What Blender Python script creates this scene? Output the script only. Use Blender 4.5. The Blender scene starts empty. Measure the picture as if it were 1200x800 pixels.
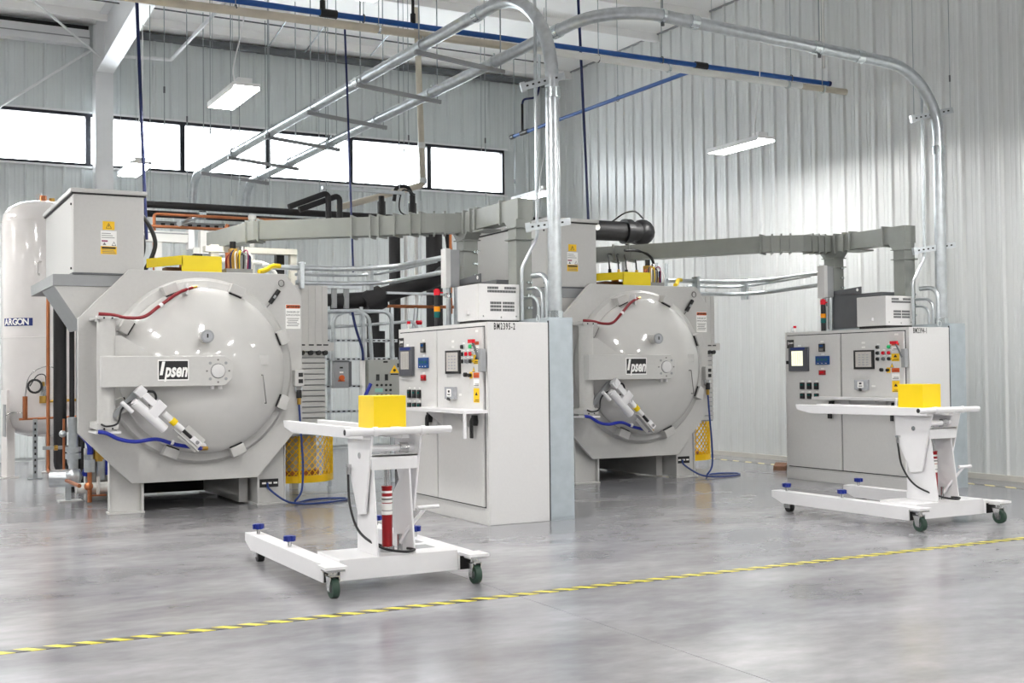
import bpy, math, random
from mathutils import Vector, Matrix
random.seed(7)
S = bpy.context.scene
COL = S.collection

# ---------------------------------------------------------------- camera
YAW, PITCH, ROLL = math.radians(28.3216), math.radians(1.40357), math.radians(0.58615)
cam_d = bpy.data.cameras.new('camera'); cam = bpy.data.objects.new('camera', cam_d); COL.objects.link(cam)
cam_d.sensor_width = 36.0; cam_d.lens = 36.0 * 1392.58 / 1200.0
cam_d.clip_start = 0.05; cam_d.clip_end = 200
_sa, _ca, _sp, _cp = math.sin(YAW), math.cos(YAW), math.sin(PITCH), math.cos(PITCH)
_F = Vector((_sa * _cp, _ca * _cp, _sp)); _U = Vector((-_sa * _sp, -_ca * _sp, _cp)); _R = Vector((_ca, -_sa, 0))
_X = _R * math.cos(ROLL) - _U * math.sin(ROLL); _Y = _R * math.sin(ROLL) + _U * math.cos(ROLL)
_m = Matrix((_X, _Y, -_F)).transposed().to_4x4(); _m.translation = Vector((0, 0, 1.45))
cam.matrix_world = _m
S.camera = cam

# ---------------------------------------------------------------- sky, exposure
W = bpy.data.worlds.new('overcast_sky'); S.world = W; W.use_nodes = True
_bg = W.node_tree.nodes['Background']; _bg.inputs[0].default_value = (0.93, 0.96, 1.0, 1); _bg.inputs[1].default_value = 5.0
S.view_settings.view_transform = 'Standard'; S.view_settings.look = 'None'
S.view_settings.gamma = 1.0; S.view_settings.use_curve_mapping = False
S.view_settings.exposure = 1.85
LAMP_STRENGTH = 30.0
S.cycles.use_denoising = True
S.cycles.max_bounces = 10; S.cycles.diffuse_bounces = 6; S.cycles.glossy_bounces = 4; S.cycles.transparent_max_bounces = 8
S.cycles.sample_clamp_indirect = 6.0

# ---------------------------------------------------------------- materials
def lin(c):
    c = c / 255.0
    return c / 12.92 if c <= 0.04045 else ((c + 0.055) / 1.055) ** 2.4
def rgb(r, g, b): return (lin(r), lin(g), lin(b), 1.0)
def mat(name, col, rough=0.45, metal=0.0, spec=0.5, vary=0.04, scale=6.0, bump=0.0, emit=None, coat=0.0):
    m = bpy.data.materials.new(name); m.use_nodes = True
    nt = m.node_tree; b = nt.nodes['Principled BSDF']
    c = rgb(*col)
    tc = nt.nodes.new('ShaderNodeTexCoord'); nz = nt.nodes.new('ShaderNodeTexNoise')
    nz.inputs['Scale'].default_value = scale; nz.inputs['Detail'].default_value = 4
    nt.links.new(tc.outputs['Object'], nz.inputs['Vector'])
    rp = nt.nodes.new('ShaderNodeValToRGB')
    rp.color_ramp.elements[0].position = 0.3; rp.color_ramp.elements[1].position = 0.7
    rp.color_ramp.elements[0].color = tuple(x * (1 - vary) for x in c[:3]) + (1,)
    rp.color_ramp.elements[1].color = tuple(min(1, x * (1 + vary)) for x in c[:3]) + (1,)
    nt.links.new(nz.outputs['Fac'], rp.inputs['Fac']); nt.links.new(rp.outputs['Color'], b.inputs['Base Color'])
    b.inputs['Roughness'].default_value = rough; b.inputs['Metallic'].default_value = metal
    b.inputs['Specular IOR Level'].default_value = spec; b.inputs['Coat Weight'].default_value = coat
    if bump:
        bp = nt.nodes.new('ShaderNodeBump'); bp.inputs['Strength'].default_value = bump; bp.inputs['Distance'].default_value = 0.002
        nt.links.new(nz.outputs['Fac'], bp.inputs['Height']); nt.links.new(bp.outputs['Normal'], b.inputs['Normal'])
    if emit:
        b.inputs['Emission Color'].default_value = rgb(*emit[0]); b.inputs['Emission Strength'].default_value = emit[1]
    return m
M = {}
M['grey'] = mat('light_grey_enamel', (193, 192, 189), 0.32, vary=0.02, bump=0.05, scale=30)
M['door'] = mat('gloss_grey_enamel', (199, 198, 195), 0.09, vary=0.015, scale=8, coat=0.3)
M['cab'] = mat('cabinet_powder_coat', (208, 207, 205), 0.42, vary=0.02, bump=0.06, scale=40)
M['cabside'] = mat('white_powder_coat', (209, 208, 207), 0.45, vary=0.015, bump=0.05, scale=40)
M['white'] = mat('white_enamel', (226, 225, 226), 0.3, vary=0.015, scale=10)
M['dkgrey'] = mat('dark_grey_paint', (92, 94, 97), 0.45, vary=0.05)
M['midgrey'] = mat('mid_grey_paint', (150, 152, 153), 0.45, vary=0.04)
M['duct'] = mat('grey_green_duct_paint', (137, 140, 135), 0.4, vary=0.05)
M['trimgrey'] = mat('grey_flashing_paint', (112, 116, 119), 0.5, vary=0.04)
M['galv'] = mat('galvanised_steel', (196, 201, 204), 0.3, metal=0.85, vary=0.1, scale=14)
M['galvpanel'] = mat('galvanised_sheet', (178, 187, 192), 0.42, metal=0.4, vary=0.06, scale=9)
M['steel'] = mat('bright_steel', (205, 205, 205), 0.22, metal=1.0, vary=0.05)
M['chrome'] = mat('zinc_plate', (215, 222, 224), 0.2, metal=1.0, vary=0.03)
M['rodm'] = mat('threaded_rod_zinc', (165, 172, 175), 0.4, metal=0.7, vary=0.05)
M['black'] = mat('black_plastic', (20, 20, 22), 0.45, vary=0.1)
M['foam'] = mat('black_foam_insulation', (26, 25, 27), 0.55, vary=0.12, bump=0.15, scale=30)
M['rubber'] = mat('green_rubber_tyre', (42, 66, 54), 0.6, vary=0.1)
M['red'] = mat('red_enamel', (150, 14, 22), 0.3, vary=0.06)
M['redhose'] = mat('red_rubber_hose', (128, 18, 30), 0.35, vary=0.06)
M['bluehose'] = mat('blue_rubber_hose', (22, 40, 150), 0.35, vary=0.06)
M['airhose'] = mat('blue_air_hose', (28, 54, 118), 0.35, vary=0.08)
M['navy'] = mat('navy_hose', (22, 34, 84), 0.4, vary=0.08)
M['bluepipe'] = mat('blue_aluminium_pipe', (24, 82, 158), 0.35, vary=0.05)
M['knob'] = mat('blue_knob_plastic', (20, 40, 128), 0.35, vary=0.06)
M['yellow'] = mat('yellow_enamel', (240, 206, 2), 0.4, vary=0.02)
M['yellow2'] = mat('yellow_cover_paint', (238, 212, 10), 0.4, vary=0.03)
M['mesh'] = mat('yellow_mesh_paint', (248, 200, 10), 0.4, vary=0.05)
M['orange'] = mat('orange_print', (206, 92, 26), 0.5, vary=0.02)
M['amber'] = mat('amber_lens', (238, 150, 20), 0.25, vary=0.03)
M['redlens'] = mat('red_lens', (214, 26, 44), 0.25, vary=0.03)
M['greenlens'] = mat('green_lens', (20, 96, 92), 0.25, vary=0.03)
M['greenbtn'] = mat('green_button', (30, 190, 110), 0.3, vary=0.03)
M['sticker'] = mat('white_sticker', (240, 239, 236), 0.5, vary=0.01)
M['ysticker'] = mat('yellow_sticker', (244, 196, 16), 0.5, vary=0.02)
M['ink'] = mat('black_print', (28, 27, 28), 0.55, vary=0.02)
M['greyink'] = mat('grey_print', (120, 118, 116), 0.55, vary=0.02)
M['purple'] = mat('purple_print', (150, 40, 90), 0.55, vary=0.02)
M['navyprint'] = mat('navy_print', (26, 46, 116), 0.5, vary=0.02)
M['copper'] = mat('copper_pipe', (190, 122, 84), 0.34, metal=0.9, vary=0.12, scale=9)
M['brass'] = mat('brass', (200, 160, 80), 0.28, metal=0.9, vary=0.08)
M['bronze'] = mat('dark_bronze_frame', (26, 28, 38), 0.4, vary=0.05)
M['beige'] = mat('aged_beige_pipe', (196, 187, 170), 0.4, vary=0.08, scale=5)
M['pvc'] = mat('white_pipe', (228, 228, 224), 0.35, vary=0.03)
M['tank'] = mat('white_tank_enamel', (224, 220, 217), 0.14, vary=0.02, coat=0.3)
M['wallfar'] = mat('grey_far_wall_paint', (128, 130, 130), 0.6, vary=0.02)
M['wall'] = mat('white_ribbed_steel_sheet', (214, 216, 215), 0.34, vary=0.02, scale=2)
M['wallb'] = mat('grey_ribbed_steel_sheet', (210, 215, 215), 0.34, vary=0.02, scale=2)
M['ceil'] = mat('white_ceiling_liner', (248, 247, 245), 0.6, vary=0.02, scale=1)
M['steelw'] = mat('white_structural_paint', (228, 229, 230), 0.4, vary=0.02)
M['dark'] = mat('shadow_gap_sealant', (44, 45, 47), 0.7, vary=0.05)
M['screen'] = mat('grey_touch_screen', (196, 192, 186), 0.15, vary=0.05, scale=40)
M['bezel'] = mat('charcoal_bezel', (84, 86, 92), 0.4, vary=0.05)
M['bluelcd'] = mat('blue_display_panel', (24, 70, 130), 0.25, vary=0.1, scale=60)
M['clear'] = mat('clear_grey_cover', (170, 172, 176), 0.12, vary=0.08, scale=40)
M['lampw'] = mat('white_lamp_housing', (240, 240, 240), 0.4, vary=0.01)
M['cream'] = mat('cream_duct_paint', (214, 211, 198), 0.45, vary=0.04)
M['greenpanel'] = mat('grey_panel_paint', (160, 162, 156), 0.45, vary=0.03)
M['seagreen'] = mat('pale_green_label', (150, 200, 186), 0.5, vary=0.02)
M['cardboard'] = mat('brown_wood', (120, 84, 62), 0.7, vary=0.15, scale=14)
M['curb'] = mat('pale_curb_paint', (206, 202, 194), 0.5, vary=0.04)

def emissive(name, col, strength):
    m = bpy.data.materials.new(name); m.use_nodes = True; nt = m.node_tree
    for n in list(nt.nodes): nt.nodes.remove(n)
    o = nt.nodes.new('ShaderNodeOutputMaterial'); e = nt.nodes.new('ShaderNodeEmission')
    e.inputs[0].default_value = col; e.inputs[1].default_value = strength
    nt.links.new(e.outputs[0], o.inputs[0]); return m
M['lamp'] = emissive('fluorescent_tube_diffuser', (1.0, 0.985, 0.96, 1), LAMP_STRENGTH)
M['lcd'] = mat('lit_chart_screen', (228, 226, 190), 0.2, vary=0.1, scale=50, emit=((230, 228, 196), 0.35))

def glass_mat():
    m = bpy.data.materials.new('window_glass'); m.use_nodes = True; nt = m.node_tree
    for n in list(nt.nodes): nt.nodes.remove(n)
    o = nt.nodes.new('ShaderNodeOutputMaterial'); mx = nt.nodes.new('ShaderNodeMixShader')
    t = nt.nodes.new('ShaderNodeBsdfTransparent'); g = nt.nodes.new('ShaderNodeBsdfGlossy')
    fr = nt.nodes.new('ShaderNodeFresnel'); fr.inputs[0].default_value = 1.3
    g.inputs['Roughness'].default_value = 0.02; t.inputs[0].default_value = (0.95, 0.97, 0.97, 1)
    nt.links.new(fr.outputs[0], mx.inputs[0]); nt.links.new(t.outputs[0], mx.inputs[1]); nt.links.new(g.outputs[0], mx.inputs[2])
    nt.links.new(mx.outputs[0], o.inputs[0]); return m
M['glass'] = glass_mat()

def floor_mat():
    m = bpy.data.materials.new('polished_concrete'); m.use_nodes = True; nt = m.node_tree; b = nt.nodes['Principled BSDF']
    geo = nt.nodes.new('ShaderNodeNewGeometry')
    mp = nt.nodes.new('ShaderNodeMapping'); mp.inputs['Scale'].default_value = (0.55, 1.0, 1.0); mp.inputs['Rotation'].default_value = (0, 0, 0.5)
    nt.links.new(geo.outputs['Position'], mp.inputs[0])
    n1 = nt.nodes.new('ShaderNodeTexNoise'); n1.inputs['Scale'].default_value = 1.3; n1.inputs['Detail'].default_value = 9; n1.inputs['Roughness'].default_value = 0.62
    n2 = nt.nodes.new('ShaderNodeTexNoise'); n2.inputs['Scale'].default_value = 11; n2.inputs['Detail'].default_value = 6
    n3 = nt.nodes.new('ShaderNodeTexNoise'); n3.inputs['Scale'].default_value = 0.35; n3.inputs['Detail'].default_value = 3
    for n in (n1, n2, n3): nt.links.new(mp.outputs[0], n.inputs['Vector'])
    r1 = nt.nodes.new('ShaderNodeValToRGB'); r1.color_ramp.elements[0].position = 0.32; r1.color_ramp.elements[1].position = 0.68
    r1.color_ramp.elements[0].color = rgb(122, 122, 126); r1.color_ramp.elements[1].color = rgb(170, 169, 171)
    nt.links.new(n1.outputs['Fac'], r1.inputs[0])
    r2 = nt.nodes.new('ShaderNodeValToRGB'); r2.color_ramp.elements[0].position = 0.35; r2.color_ramp.elements[1].position = 0.65
    r2.color_ramp.elements[0].color = (0.86, 0.86, 0.87, 1); r2.color_ramp.elements[1].color = (1, 1, 1, 1)
    nt.links.new(n2.outputs['Fac'], r2.inputs[0])
    r3 = nt.nodes.new('ShaderNodeValToRGB'); r3.color_ramp.elements[0].position = 0.35; r3.color_ramp.elements[1].position = 0.65
    r3.color_ramp.elements[0].color = (0.86, 0.87, 0.90, 1); r3.color_ramp.elements[1].color = (1.0, 0.985, 0.965, 1)
    nt.links.new(n3.outputs['Fac'], r3.inputs[0])
    mx = nt.nodes.new('ShaderNodeMixRGB'); mx.blend_type = 'MULTIPLY'; mx.inputs[0].default_value = 1
    nt.links.new(r1.outputs[0], mx.inputs[1]); nt.links.new(r2.outputs[0], mx.inputs[2])
    mx2 = nt.nodes.new('ShaderNodeMixRGB'); mx2.blend_type = 'MULTIPLY'; mx2.inputs[0].default_value = 1
    nt.links.new(mx.outputs[0], mx2.inputs[1]); nt.links.new(r3.outputs[0], mx2.inputs[2])
    nt.links.new(mx2.outputs[0], b.inputs['Base Color'])
    rr = nt.nodes.new('ShaderNodeMapRange'); rr.inputs['To Min'].default_value = 0.15; rr.inputs['To Max'].default_value = 0.23
    nt.links.new(n1.outputs['Fac'], rr.inputs['Value']); nt.links.new(rr.outputs[0], b.inputs['Roughness'])
    b.inputs['Specular IOR Level'].default_value = 0.6
    return m
M['floor'] = floor_mat()

def tape_mat(name, period, ang, yc, kc):
    m = bpy.data.materials.new(name); m.use_nodes = True; nt = m.node_tree; b = nt.nodes['Principled BSDF']
    tc = nt.nodes.new('ShaderNodeTexCoord'); sx = nt.nodes.new('ShaderNodeSeparateXYZ'); nt.links.new(tc.outputs['Object'], sx.inputs[0])
    a = nt.nodes.new('ShaderNodeMath'); a.operation = 'MULTIPLY'; a.inputs[1].default_value = ang; nt.links.new(sx.outputs['Y'], a.inputs[0])
    s = nt.nodes.new('ShaderNodeMath'); s.operation = 'ADD'; nt.links.new(sx.outputs['X'], s.inputs[0]); nt.links.new(a.outputs[0], s.inputs[1])
    d = nt.nodes.new('ShaderNodeMath'); d.operation = 'DIVIDE'; d.inputs[1].default_value = period; nt.links.new(s.outputs[0], d.inputs[0])
    f = nt.nodes.new('ShaderNodeMath'); f.operation = 'FRACT'; nt.links.new(d.outputs[0], f.inputs[0])
    g = nt.nodes.new('ShaderNodeMath'); g.operation = 'GREATER_THAN'; g.inputs[1].default_value = 0.5; nt.links.new(f.outputs[0], g.inputs[0])
    mx = nt.nodes.new('ShaderNodeMixRGB'); mx.inputs[1].default_value = rgb(*yc); mx.inputs[2].default_value = rgb(*kc)
    nt.links.new(g.outputs[0], mx.inputs[0]); nt.links.new(mx.outputs[0], b.inputs['Base Color']); b.inputs['Roughness'].default_value = 0.35
    return m
M['tape'] = tape_mat('hazard_stripe_tape', 0.15, 1.0, (226, 213, 66), (48, 46, 40))
M['tape2'] = tape_mat('worn_stripe_tape', 0.30, 1.0, (226, 214, 150), (110, 106, 100))

# ---------------------------------------------------------------- mesh helpers
class MB:
    def __init__(s): s.v = []; s.f = []; s.fm = []; s.sm = []; s.mats = []
    def _mi(s, m):
        if m not in s.mats: s.mats.append(m)
        return s.mats.index(m)
    def add(s, vs, fs, m, smooth=False, T=None):
        o = len(s.v)
        s.v += [tuple(T @ Vector(p)) if T is not None else tuple(p) for p in vs]
        mi = s._mi(m)
        for i, f in enumerate(fs):
            s.f.append([o + k for k in f]); s.fm.append(mi); s.sm.append(smooth if isinstance(smooth, bool) else smooth[i])
        return s
    def box(s, x0, x1, y0, y1, z0, z1, m='grey', T=None):
        if x0 > x1: x0, x1 = x1, x0
        if y0 > y1: y0, y1 = y1, y0
        if z0 > z1: z0, z1 = z1, z0
        vs = [(x0, y0, z0), (x1, y0, z0), (x1, y1, z0), (x0, y1, z0), (x0, y0, z1), (x1, y0, z1), (x1, y1, z1), (x0, y1, z1)]
        return s.add(vs, [(0, 3, 2, 1), (4, 5, 6, 7), (0, 1, 5, 4), (1, 2, 6, 5), (2, 3, 7, 6), (3, 0, 4, 7)], m, False, T)
    def cyl(s, p0, p1, r, m='grey', seg=16, r1=None, cap=True):
        p0, p1 = Vector(p0), Vector(p1); r1 = r if r1 is None else r1
        d = (p1 - p0).normalized(); a = d.orthogonal().normalized(); b = d.cross(a)
        c0 = [p0 + (a * math.cos(2 * math.pi * i / seg) + b * math.sin(2 * math.pi * i / seg)) * r for i in range(seg)]
        c1 = [p1 + (a * math.cos(2 * math.pi * i / seg) + b * math.sin(2 * math.pi * i / seg)) * r1 for i in range(seg)]
        s.add(c0 + c1, [(i, (i + 1) % seg, seg + (i + 1) % seg, seg + i) for i in range(seg)], m, True)
        if cap: s.add(c0, [tuple(reversed(range(seg)))], m); s.add(c1, [tuple(range(seg))], m)
        return s
    def tube(s, pts, r, m='grey', seg=10, cap=True):
        P = [Vector(p) for p in pts]; n = len(P); rings = []
        t0 = (P[1] - P[0]).normalized(); a = t0.orthogonal().normalized()
        for i in range(n):
            t = ((P[min(i + 1, n - 1)] - P[i]).normalized() + (P[i] - P[max(i - 1, 0)]).normalized())
            t = t.normalized() if t.length > 1e-6 else t0
            a = (a - t * a.dot(t)).normalized(); b = t.cross(a)
            rings.append([P[i] + (a * math.cos(2 * math.pi * k / seg) + b * math.sin(2 * math.pi * k / seg)) * r for k in range(seg)])
        vs = [p for q in rings for p in q]
        fs = [(i * seg + k, i * seg + (k + 1) % seg, (i + 1) * seg + (k + 1) % seg, (i + 1) * seg + k) for i in range(n - 1) for k in range(seg)]
        s.add(vs, fs, m, True)
        if cap: s.add(rings[0], [tuple(reversed(range(seg)))], m); s.add(rings[-1], [tuple(range(seg))], m)
        return s
    def prism(s, poly, d0, d1, axis='y', m='grey'):
        n = len(poly)
        def pt(p, d): return (p[0], d, p[1]) if axis == 'y' else (d, p[0], p[1]) if axis == 'x' else (p[0], p[1], d)
        area = sum(poly[i][0] * poly[(i + 1) % n][1] - poly[(i + 1) % n][0] * poly[i][1] for i in range(n))
        ccw = area > 0
        vs = [pt(p, d0) for p in poly] + [pt(p, d1) for p in poly]
        fs = [tuple(range(n)), tuple(reversed(range(n, 2 * n)))] + [(i, n + i, n + (i + 1) % n, (i + 1) % n) for i in range(n)]
        want = (ccw if axis == 'y' else not ccw)
        if d1 < d0: want = not want
        if not want: fs = [tuple(reversed(f)) for f in fs]
        return s.add(vs, fs, m)
    def lathe(s, prof, c, axis='z', m='grey', seg=48, smooth=True):
        c = Vector(c); vs = []; n = len(prof)
        for (r, h) in prof:
            for k in range(seg):
                a = 2 * math.pi * k / seg; u, w = r * math.cos(a), r * math.sin(a)
                vs.append(c + (Vector((u, w, h)) if axis == 'z' else Vector((u, h, w)) if axis == 'y' else Vector((h, u, w))))
        fs = []
        for i in range(n - 1):
            for k in range(seg):
                q = (i * seg + k, i * seg + (k + 1) % seg, (i + 1) * seg + (k + 1) % seg, (i + 1) * seg + k)
                fs.append(q if axis != 'y' else tuple(reversed(q)))
        return s.add(vs, fs, m, smooth)
    def sphere(s, c, r, m='grey', seg=14, rings=8, sc=(1, 1, 1)):
        prof = [(max(1e-4, r * math.sin(math.pi * i / rings)), -r * math.cos(math.pi * i / rings)) for i in range(rings + 1)]
        o = len(s.v); s.lathe(prof, (0, 0, 0), 'z', m, seg)
        for i in range(o, len(s.v)): x, y, z = s.v[i]; s.v[i] = (c[0] + x * sc[0], c[1] + y * sc[1], c[2] + z * sc[2])
        return s
    def build(s, name, parent=None, loc=None, bevel=0.0, rot=None):
        me = bpy.data.meshes.new(name); me.from_pydata(s.v, [], s.f)
        for k in s.mats: me.materials.append(M[k])
        for i, p in enumerate(me.polygons): p.material_index = s.fm[i]; p.use_smooth = s.sm[i]
        me.update(); o = bpy.data.objects.new(name, me); COL.objects.link(o)
        if loc is not None: o.location = loc
        if rot is not None: o.rotation_euler = rot
        if parent is not None: o.parent = parent
        if bevel:
            b = o.modifiers.new('bevel', 'BEVEL'); b.width = bevel; b.segments = 2; b.limit_method = 'ANGLE'; b.angle_limit = math.radians(50)
        return o
def empty(name, loc=(0, 0, 0), rz=0.0):
    o = bpy.data.objects.new(name, None); COL.objects.link(o); o.location = loc; o.rotation_euler = (0, 0, rz); o.empty_display_size = 0.1; return o
def tag(o, label, cat, group=None):
    o['label'] = label; o['category'] = cat
    if group: o['group'] = group
    return o
def struct(o): o['kind'] = 'structure'; return o
def lab(o, l): o['label'] = l; return o
def fillet(pts, r, n=8):
    P = [Vector(p) for p in pts]; out = [P[0]]
    for i in range(1, len(P) - 1):
        a, b, c = P[i - 1], P[i], P[i + 1]; u = (a - b).normalized(); w = (c - b).normalized()
        ang = u.angle(w)
        if ang > math.pi - 1e-3: out.append(b); continue
        rr = r[i - 1] if isinstance(r, (list, tuple)) else r
        t = min(rr / math.tan(ang / 2), (a - b).length * 0.49, (c - b).length * 0.49); rr = t * math.tan(ang / 2)
        ctr = b + (u + w).normalized() * (rr / math.sin(ang / 2)); s0 = b + u * t - ctr; s1 = b + w * t - ctr
        for k in range(n + 1):
            f = k / n; th = s0.angle(s1)
            out.append(ctr + (s0 * math.sin((1 - f) * th) + s1 * math.sin(f * th)) / math.sin(th))
    out.append(P[-1]); return out
def spline(pts, n=8):
    P = [Vector(p) for p in pts]; P = [P[0] * 2 - P[1]] + P + [P[-1] * 2 - P[-2]]; out = []
    for i in range(1, len(P) - 2):
        for k in range(n):
            t = k / n; a, b, c, d = P[i - 1], P[i], P[i + 1], P[i + 2]
            out.append(0.5 * ((2 * b) + (c - a) * t + (2 * a - 5 * b + 4 * c - d) * t * t + (3 * b - a - 3 * c + d) * t ** 3))
    out.append(P[-2]); return out
def text(name, s, size, loc, face='-y', m='ink', parent=None, bold=0.0, shear=0.0, sx=1.0, align='CENTER', rot=None, ext=0.0006, space=1.0):
    cu = bpy.data.curves.new(name, 'FONT'); cu.body = s; cu.size = size; cu.align_x = align; cu.align_y = 'CENTER'
    cu.offset = bold; cu.space_character = space; cu.shear = shear; cu.extrude = ext; cu.resolution_u = 3
    t = bpy.data.objects.new(name, cu); COL.objects.link(t)
    dg = bpy.context.evaluated_depsgraph_get(); me = bpy.data.meshes.new_from_object(t.evaluated_get(dg)); COL.objects.unlink(t); bpy.data.objects.remove(t)
    me.materials.clear(); me.materials.append(M[m])
    for p in me.polygons: p.material_index = 0
    o = bpy.data.objects.new(name, me); COL.objects.link(o); o.location = loc; o.scale = (sx, 1, 1)
    o.rotation_euler = rot if rot is not None else {'-y': (math.pi / 2, 0, 0), '-x': (math.pi / 2, 0, -math.pi / 2)}[face]
    if parent is not None: o.parent = parent
    return o

# ================================================================ THE SETTING
XR, YB, XL, YF, ZC = 12.6, 21.6, -13.0, -12.0, 7.55
fl = struct(MB().box(XL, XR + 0.2, YF, YB + 0.2, -0.30, -0.02, 'dark').build('floor'))
for (a, b) in ((XL, -0.9), (-0.9, 3.67), (3.67, 8.24), (8.24, XR + 0.2)):
    for (c, d) in ((YF, 3.0), (3.0, YB + 0.2)):
        MB().box(a + 0.0025, b - 0.0025, c + 0.0025, d - 0.0025, -0.02, 0.0, 'floor').build('floor_slab', fl)
struct(MB().box(XL - 0.2, XR + 0.2, YF - 0.2, YB + 0.2, ZC, ZC + 0.15, 'ceil').build('ceiling'))
struct(MB().box(XL - 0.2, XL, YF, YB, 0, ZC, 'wallfar').build('wall_left'))
struct(MB().box(XL, XR, YF - 0.2, YF, 0, ZC, 'wallfar').build('wall_front'))

def sheet(width, z0, z1, m):            # ribbed steel sheet: local x along the wall, ribs towards -y
    pts = []; x = 0.0
    while x < width - 1e-6:
        for (dx, dy) in ((0, 0), (0.022, -0.004), (0.046, -0.028), (0.074, -0.028), (0.098, -0.004), (0.12, 0),
                         (0.185, 0), (0.192, -0.004), (0.204, -0.004), (0.211, 0), (0.25, 0), (0.257, -0.004), (0.269, -0.004), (0.276, 0)):
            if x + dx <= width: pts.append((x + dx, dy))
        x += 0.305
    pts.append((width, 0)); n = len(pts)
    b = MB(); b.add([(p[0], p[1], z0) for p in pts] + [(p[0], p[1], z1) for p in pts], [(i, i + 1, n + i + 1, n + i) for i in range(n - 1)], m)
    return b
wr = struct(MB().box(XR + 0.02, XR + 0.2, YF, YB, 0, ZC, 'wall').build('wall_right'))
me = None; y = YB
while y > 5.0:                           # visible part of the end wall: one sheet every three ribs
    if me is None: o = sheet(0.914, 0.06, ZC, 'wall').build('wall_sheet', wr); me = o.data
    else:
        o = bpy.data.objects.new('wall_sheet', me); COL.objects.link(o); o.parent = wr
    o.location = (XR, y, 0); o.rotation_euler = (0, 0, -math.pi / 2); y -= 0.915
struct(MB().box(XR - 0.05, XR + 0.02, YF, YB, 0, 0.07, 'curb').build('baseboard_right'))

WB0, WB1 = 5.07, 5.99
wb = struct(MB().box(XL, XR + 0.2, YB + 0.02, YB + 0.2, 0, WB0, 'wallb').box(XL, XR + 0.2, YB + 0.02, YB + 0.2, WB1, ZC, 'wallb')
            .box(11.5, XR + 0.2, YB + 0.02, YB + 0.2, WB0, WB1, 'wallb').box(XL, 0.15, YB + 0.02, YB + 0.2, WB0, WB1, 'wallb').build('wall_back'))
lo = up = None; x = 0.1
for i in range(14):
    w = 0.914 if x + 0.914 < XR else XR - x
    for (z0, z1) in (((0.06, WB0), (WB1, ZC)) if x < 11.4 else ((0.06, ZC),)):
        sheet(min(w, XR - x), z0, z1, 'wallb').build('wall_sheet', wb, (x, YB, 0))
    x += 0.915
    if x > XR - 0.05: break
struct(MB().box(3.66, XR, YB - 0.14, YB, 7.40, 7.5, 'trimgrey').build('trim_1'))
struct(MB().box(-1.0, 3.3, YB - 0.22, YB, 7.14, 7.40, 'steelw').box(-1.0, 3.3, YB - 0.24, YB - 0.02, 7.25, 7.265, 'midgrey').box(-1, 3.3, YB - 0.1, YB, 7.4, 7.5, 'black').build('trim_2'))  # black strip paints the shade of the gap above the white beam
struct(MB().box(-3.2, 11.56, YB - 0.05, YB + 0.01, WB1, WB1 + 0.035, 'steelw').build('trim_3'))
struct(MB().box(-3.2, 11.56, YB - 0.05, YB + 0.01, WB0 - 0.035, WB0, 'steelw').build('trim_4'))
struct(MB().box(XR - 0.04, XR, YF, YB, 7.525, 7.55, 'midgrey').build('trim_5'))
mull = [-3.2, -1.5, 0.15, 1.72, 3.30, 4.92, 6.50, 8.13, 9.785, 11.48]
k = 0
for a, b in zip(mull[:-1], mull[1:]):
    if b < 0.5: continue
    k += 1
    f = MB(); t = 0.045; y0, y1 = YB - 0.04, YB + 0.10
    f.box(a, b, y0, y1, WB0, WB0 + t, 'bronze').box(a, b, y0, y1, WB1 - t * 1.3, WB1, 'bronze').box(a, a + t, y0, y1, WB0 + t, WB1 - t * 1.3, 'bronze').box(b - t, b, y0, y1, WB0 + t, WB1 - t * 1.3, 'bronze')
    w = struct(f.build('window_%d' % k))
    MB().box(a + t, b - t, YB + 0.03, YB + 0.036, WB0 + t, WB1 - t * 1.3, 'glass').build('pane', w)

# ---- frame steel
purl = None
for i in range(9):
    yy = 20.72 - 1.53 * i
    nm = 'second' if i == 1 else 'third'
    if purl is None:
        purl = MB().box(XL, XR, -0.03, 0.03, 7.42, ZC, 'ceil').box(XL, XR, -0.03, 0.06, 7.41, 7.425, 'ceil').build('roof_purlin'); o = purl
    else: o = purl.copy(); COL.objects.link(o)
    o.location = (0, yy, 0)
    tag(o, 'white roof purlin under the ceiling, ' + ('closest to the back wall', 'second from the back wall', 'third from the back wall', 'fourth from the back wall', 'fifth from the back wall', 'sixth from the back wall', 'seventh from the back wall', 'eighth from the back wall', 'ninth from the back wall')[i], 'purlin', 'roof purlins under the white ceiling')
col = empty('steel_column', (3.49, 21.2, 0))
MB().box(-0.14, 0.14, -0.17, -0.155, 0, 7.5, 'steelw').build('front_flange', col)
MB().box(-0.008, 0.008, -0.155, 0.155, 0, 7.5, 'steelw').build('web', col)
MB().box(-0.14, 0.14, 0.155, 0.17, 0, 7.5, 'steelw').build('rear_flange', col)
MB().box(-0.15, -0.14, -0.16, 0.17, 0.0, 6.6, 'steelw').build('cover_plate', col)
MB().box(-0.2, 0.2, -0.22, 0.22, 0, 0.02, 'steelw').build('base_plate', col)
tag(col, 'white steel column standing between the two left windows', 'column')
raf = empty('steel_rafter', (3.49, 21.0, 0))
poly = [(0.0, 6.62), (-3.8, 6.86), (-20, 7.0), (-20, 7.52), (0.0, 7.52)]
MB().prism(poly, -0.008, 0.008, 'x', 'steelw').build('web', raf)
b = MB()
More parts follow.
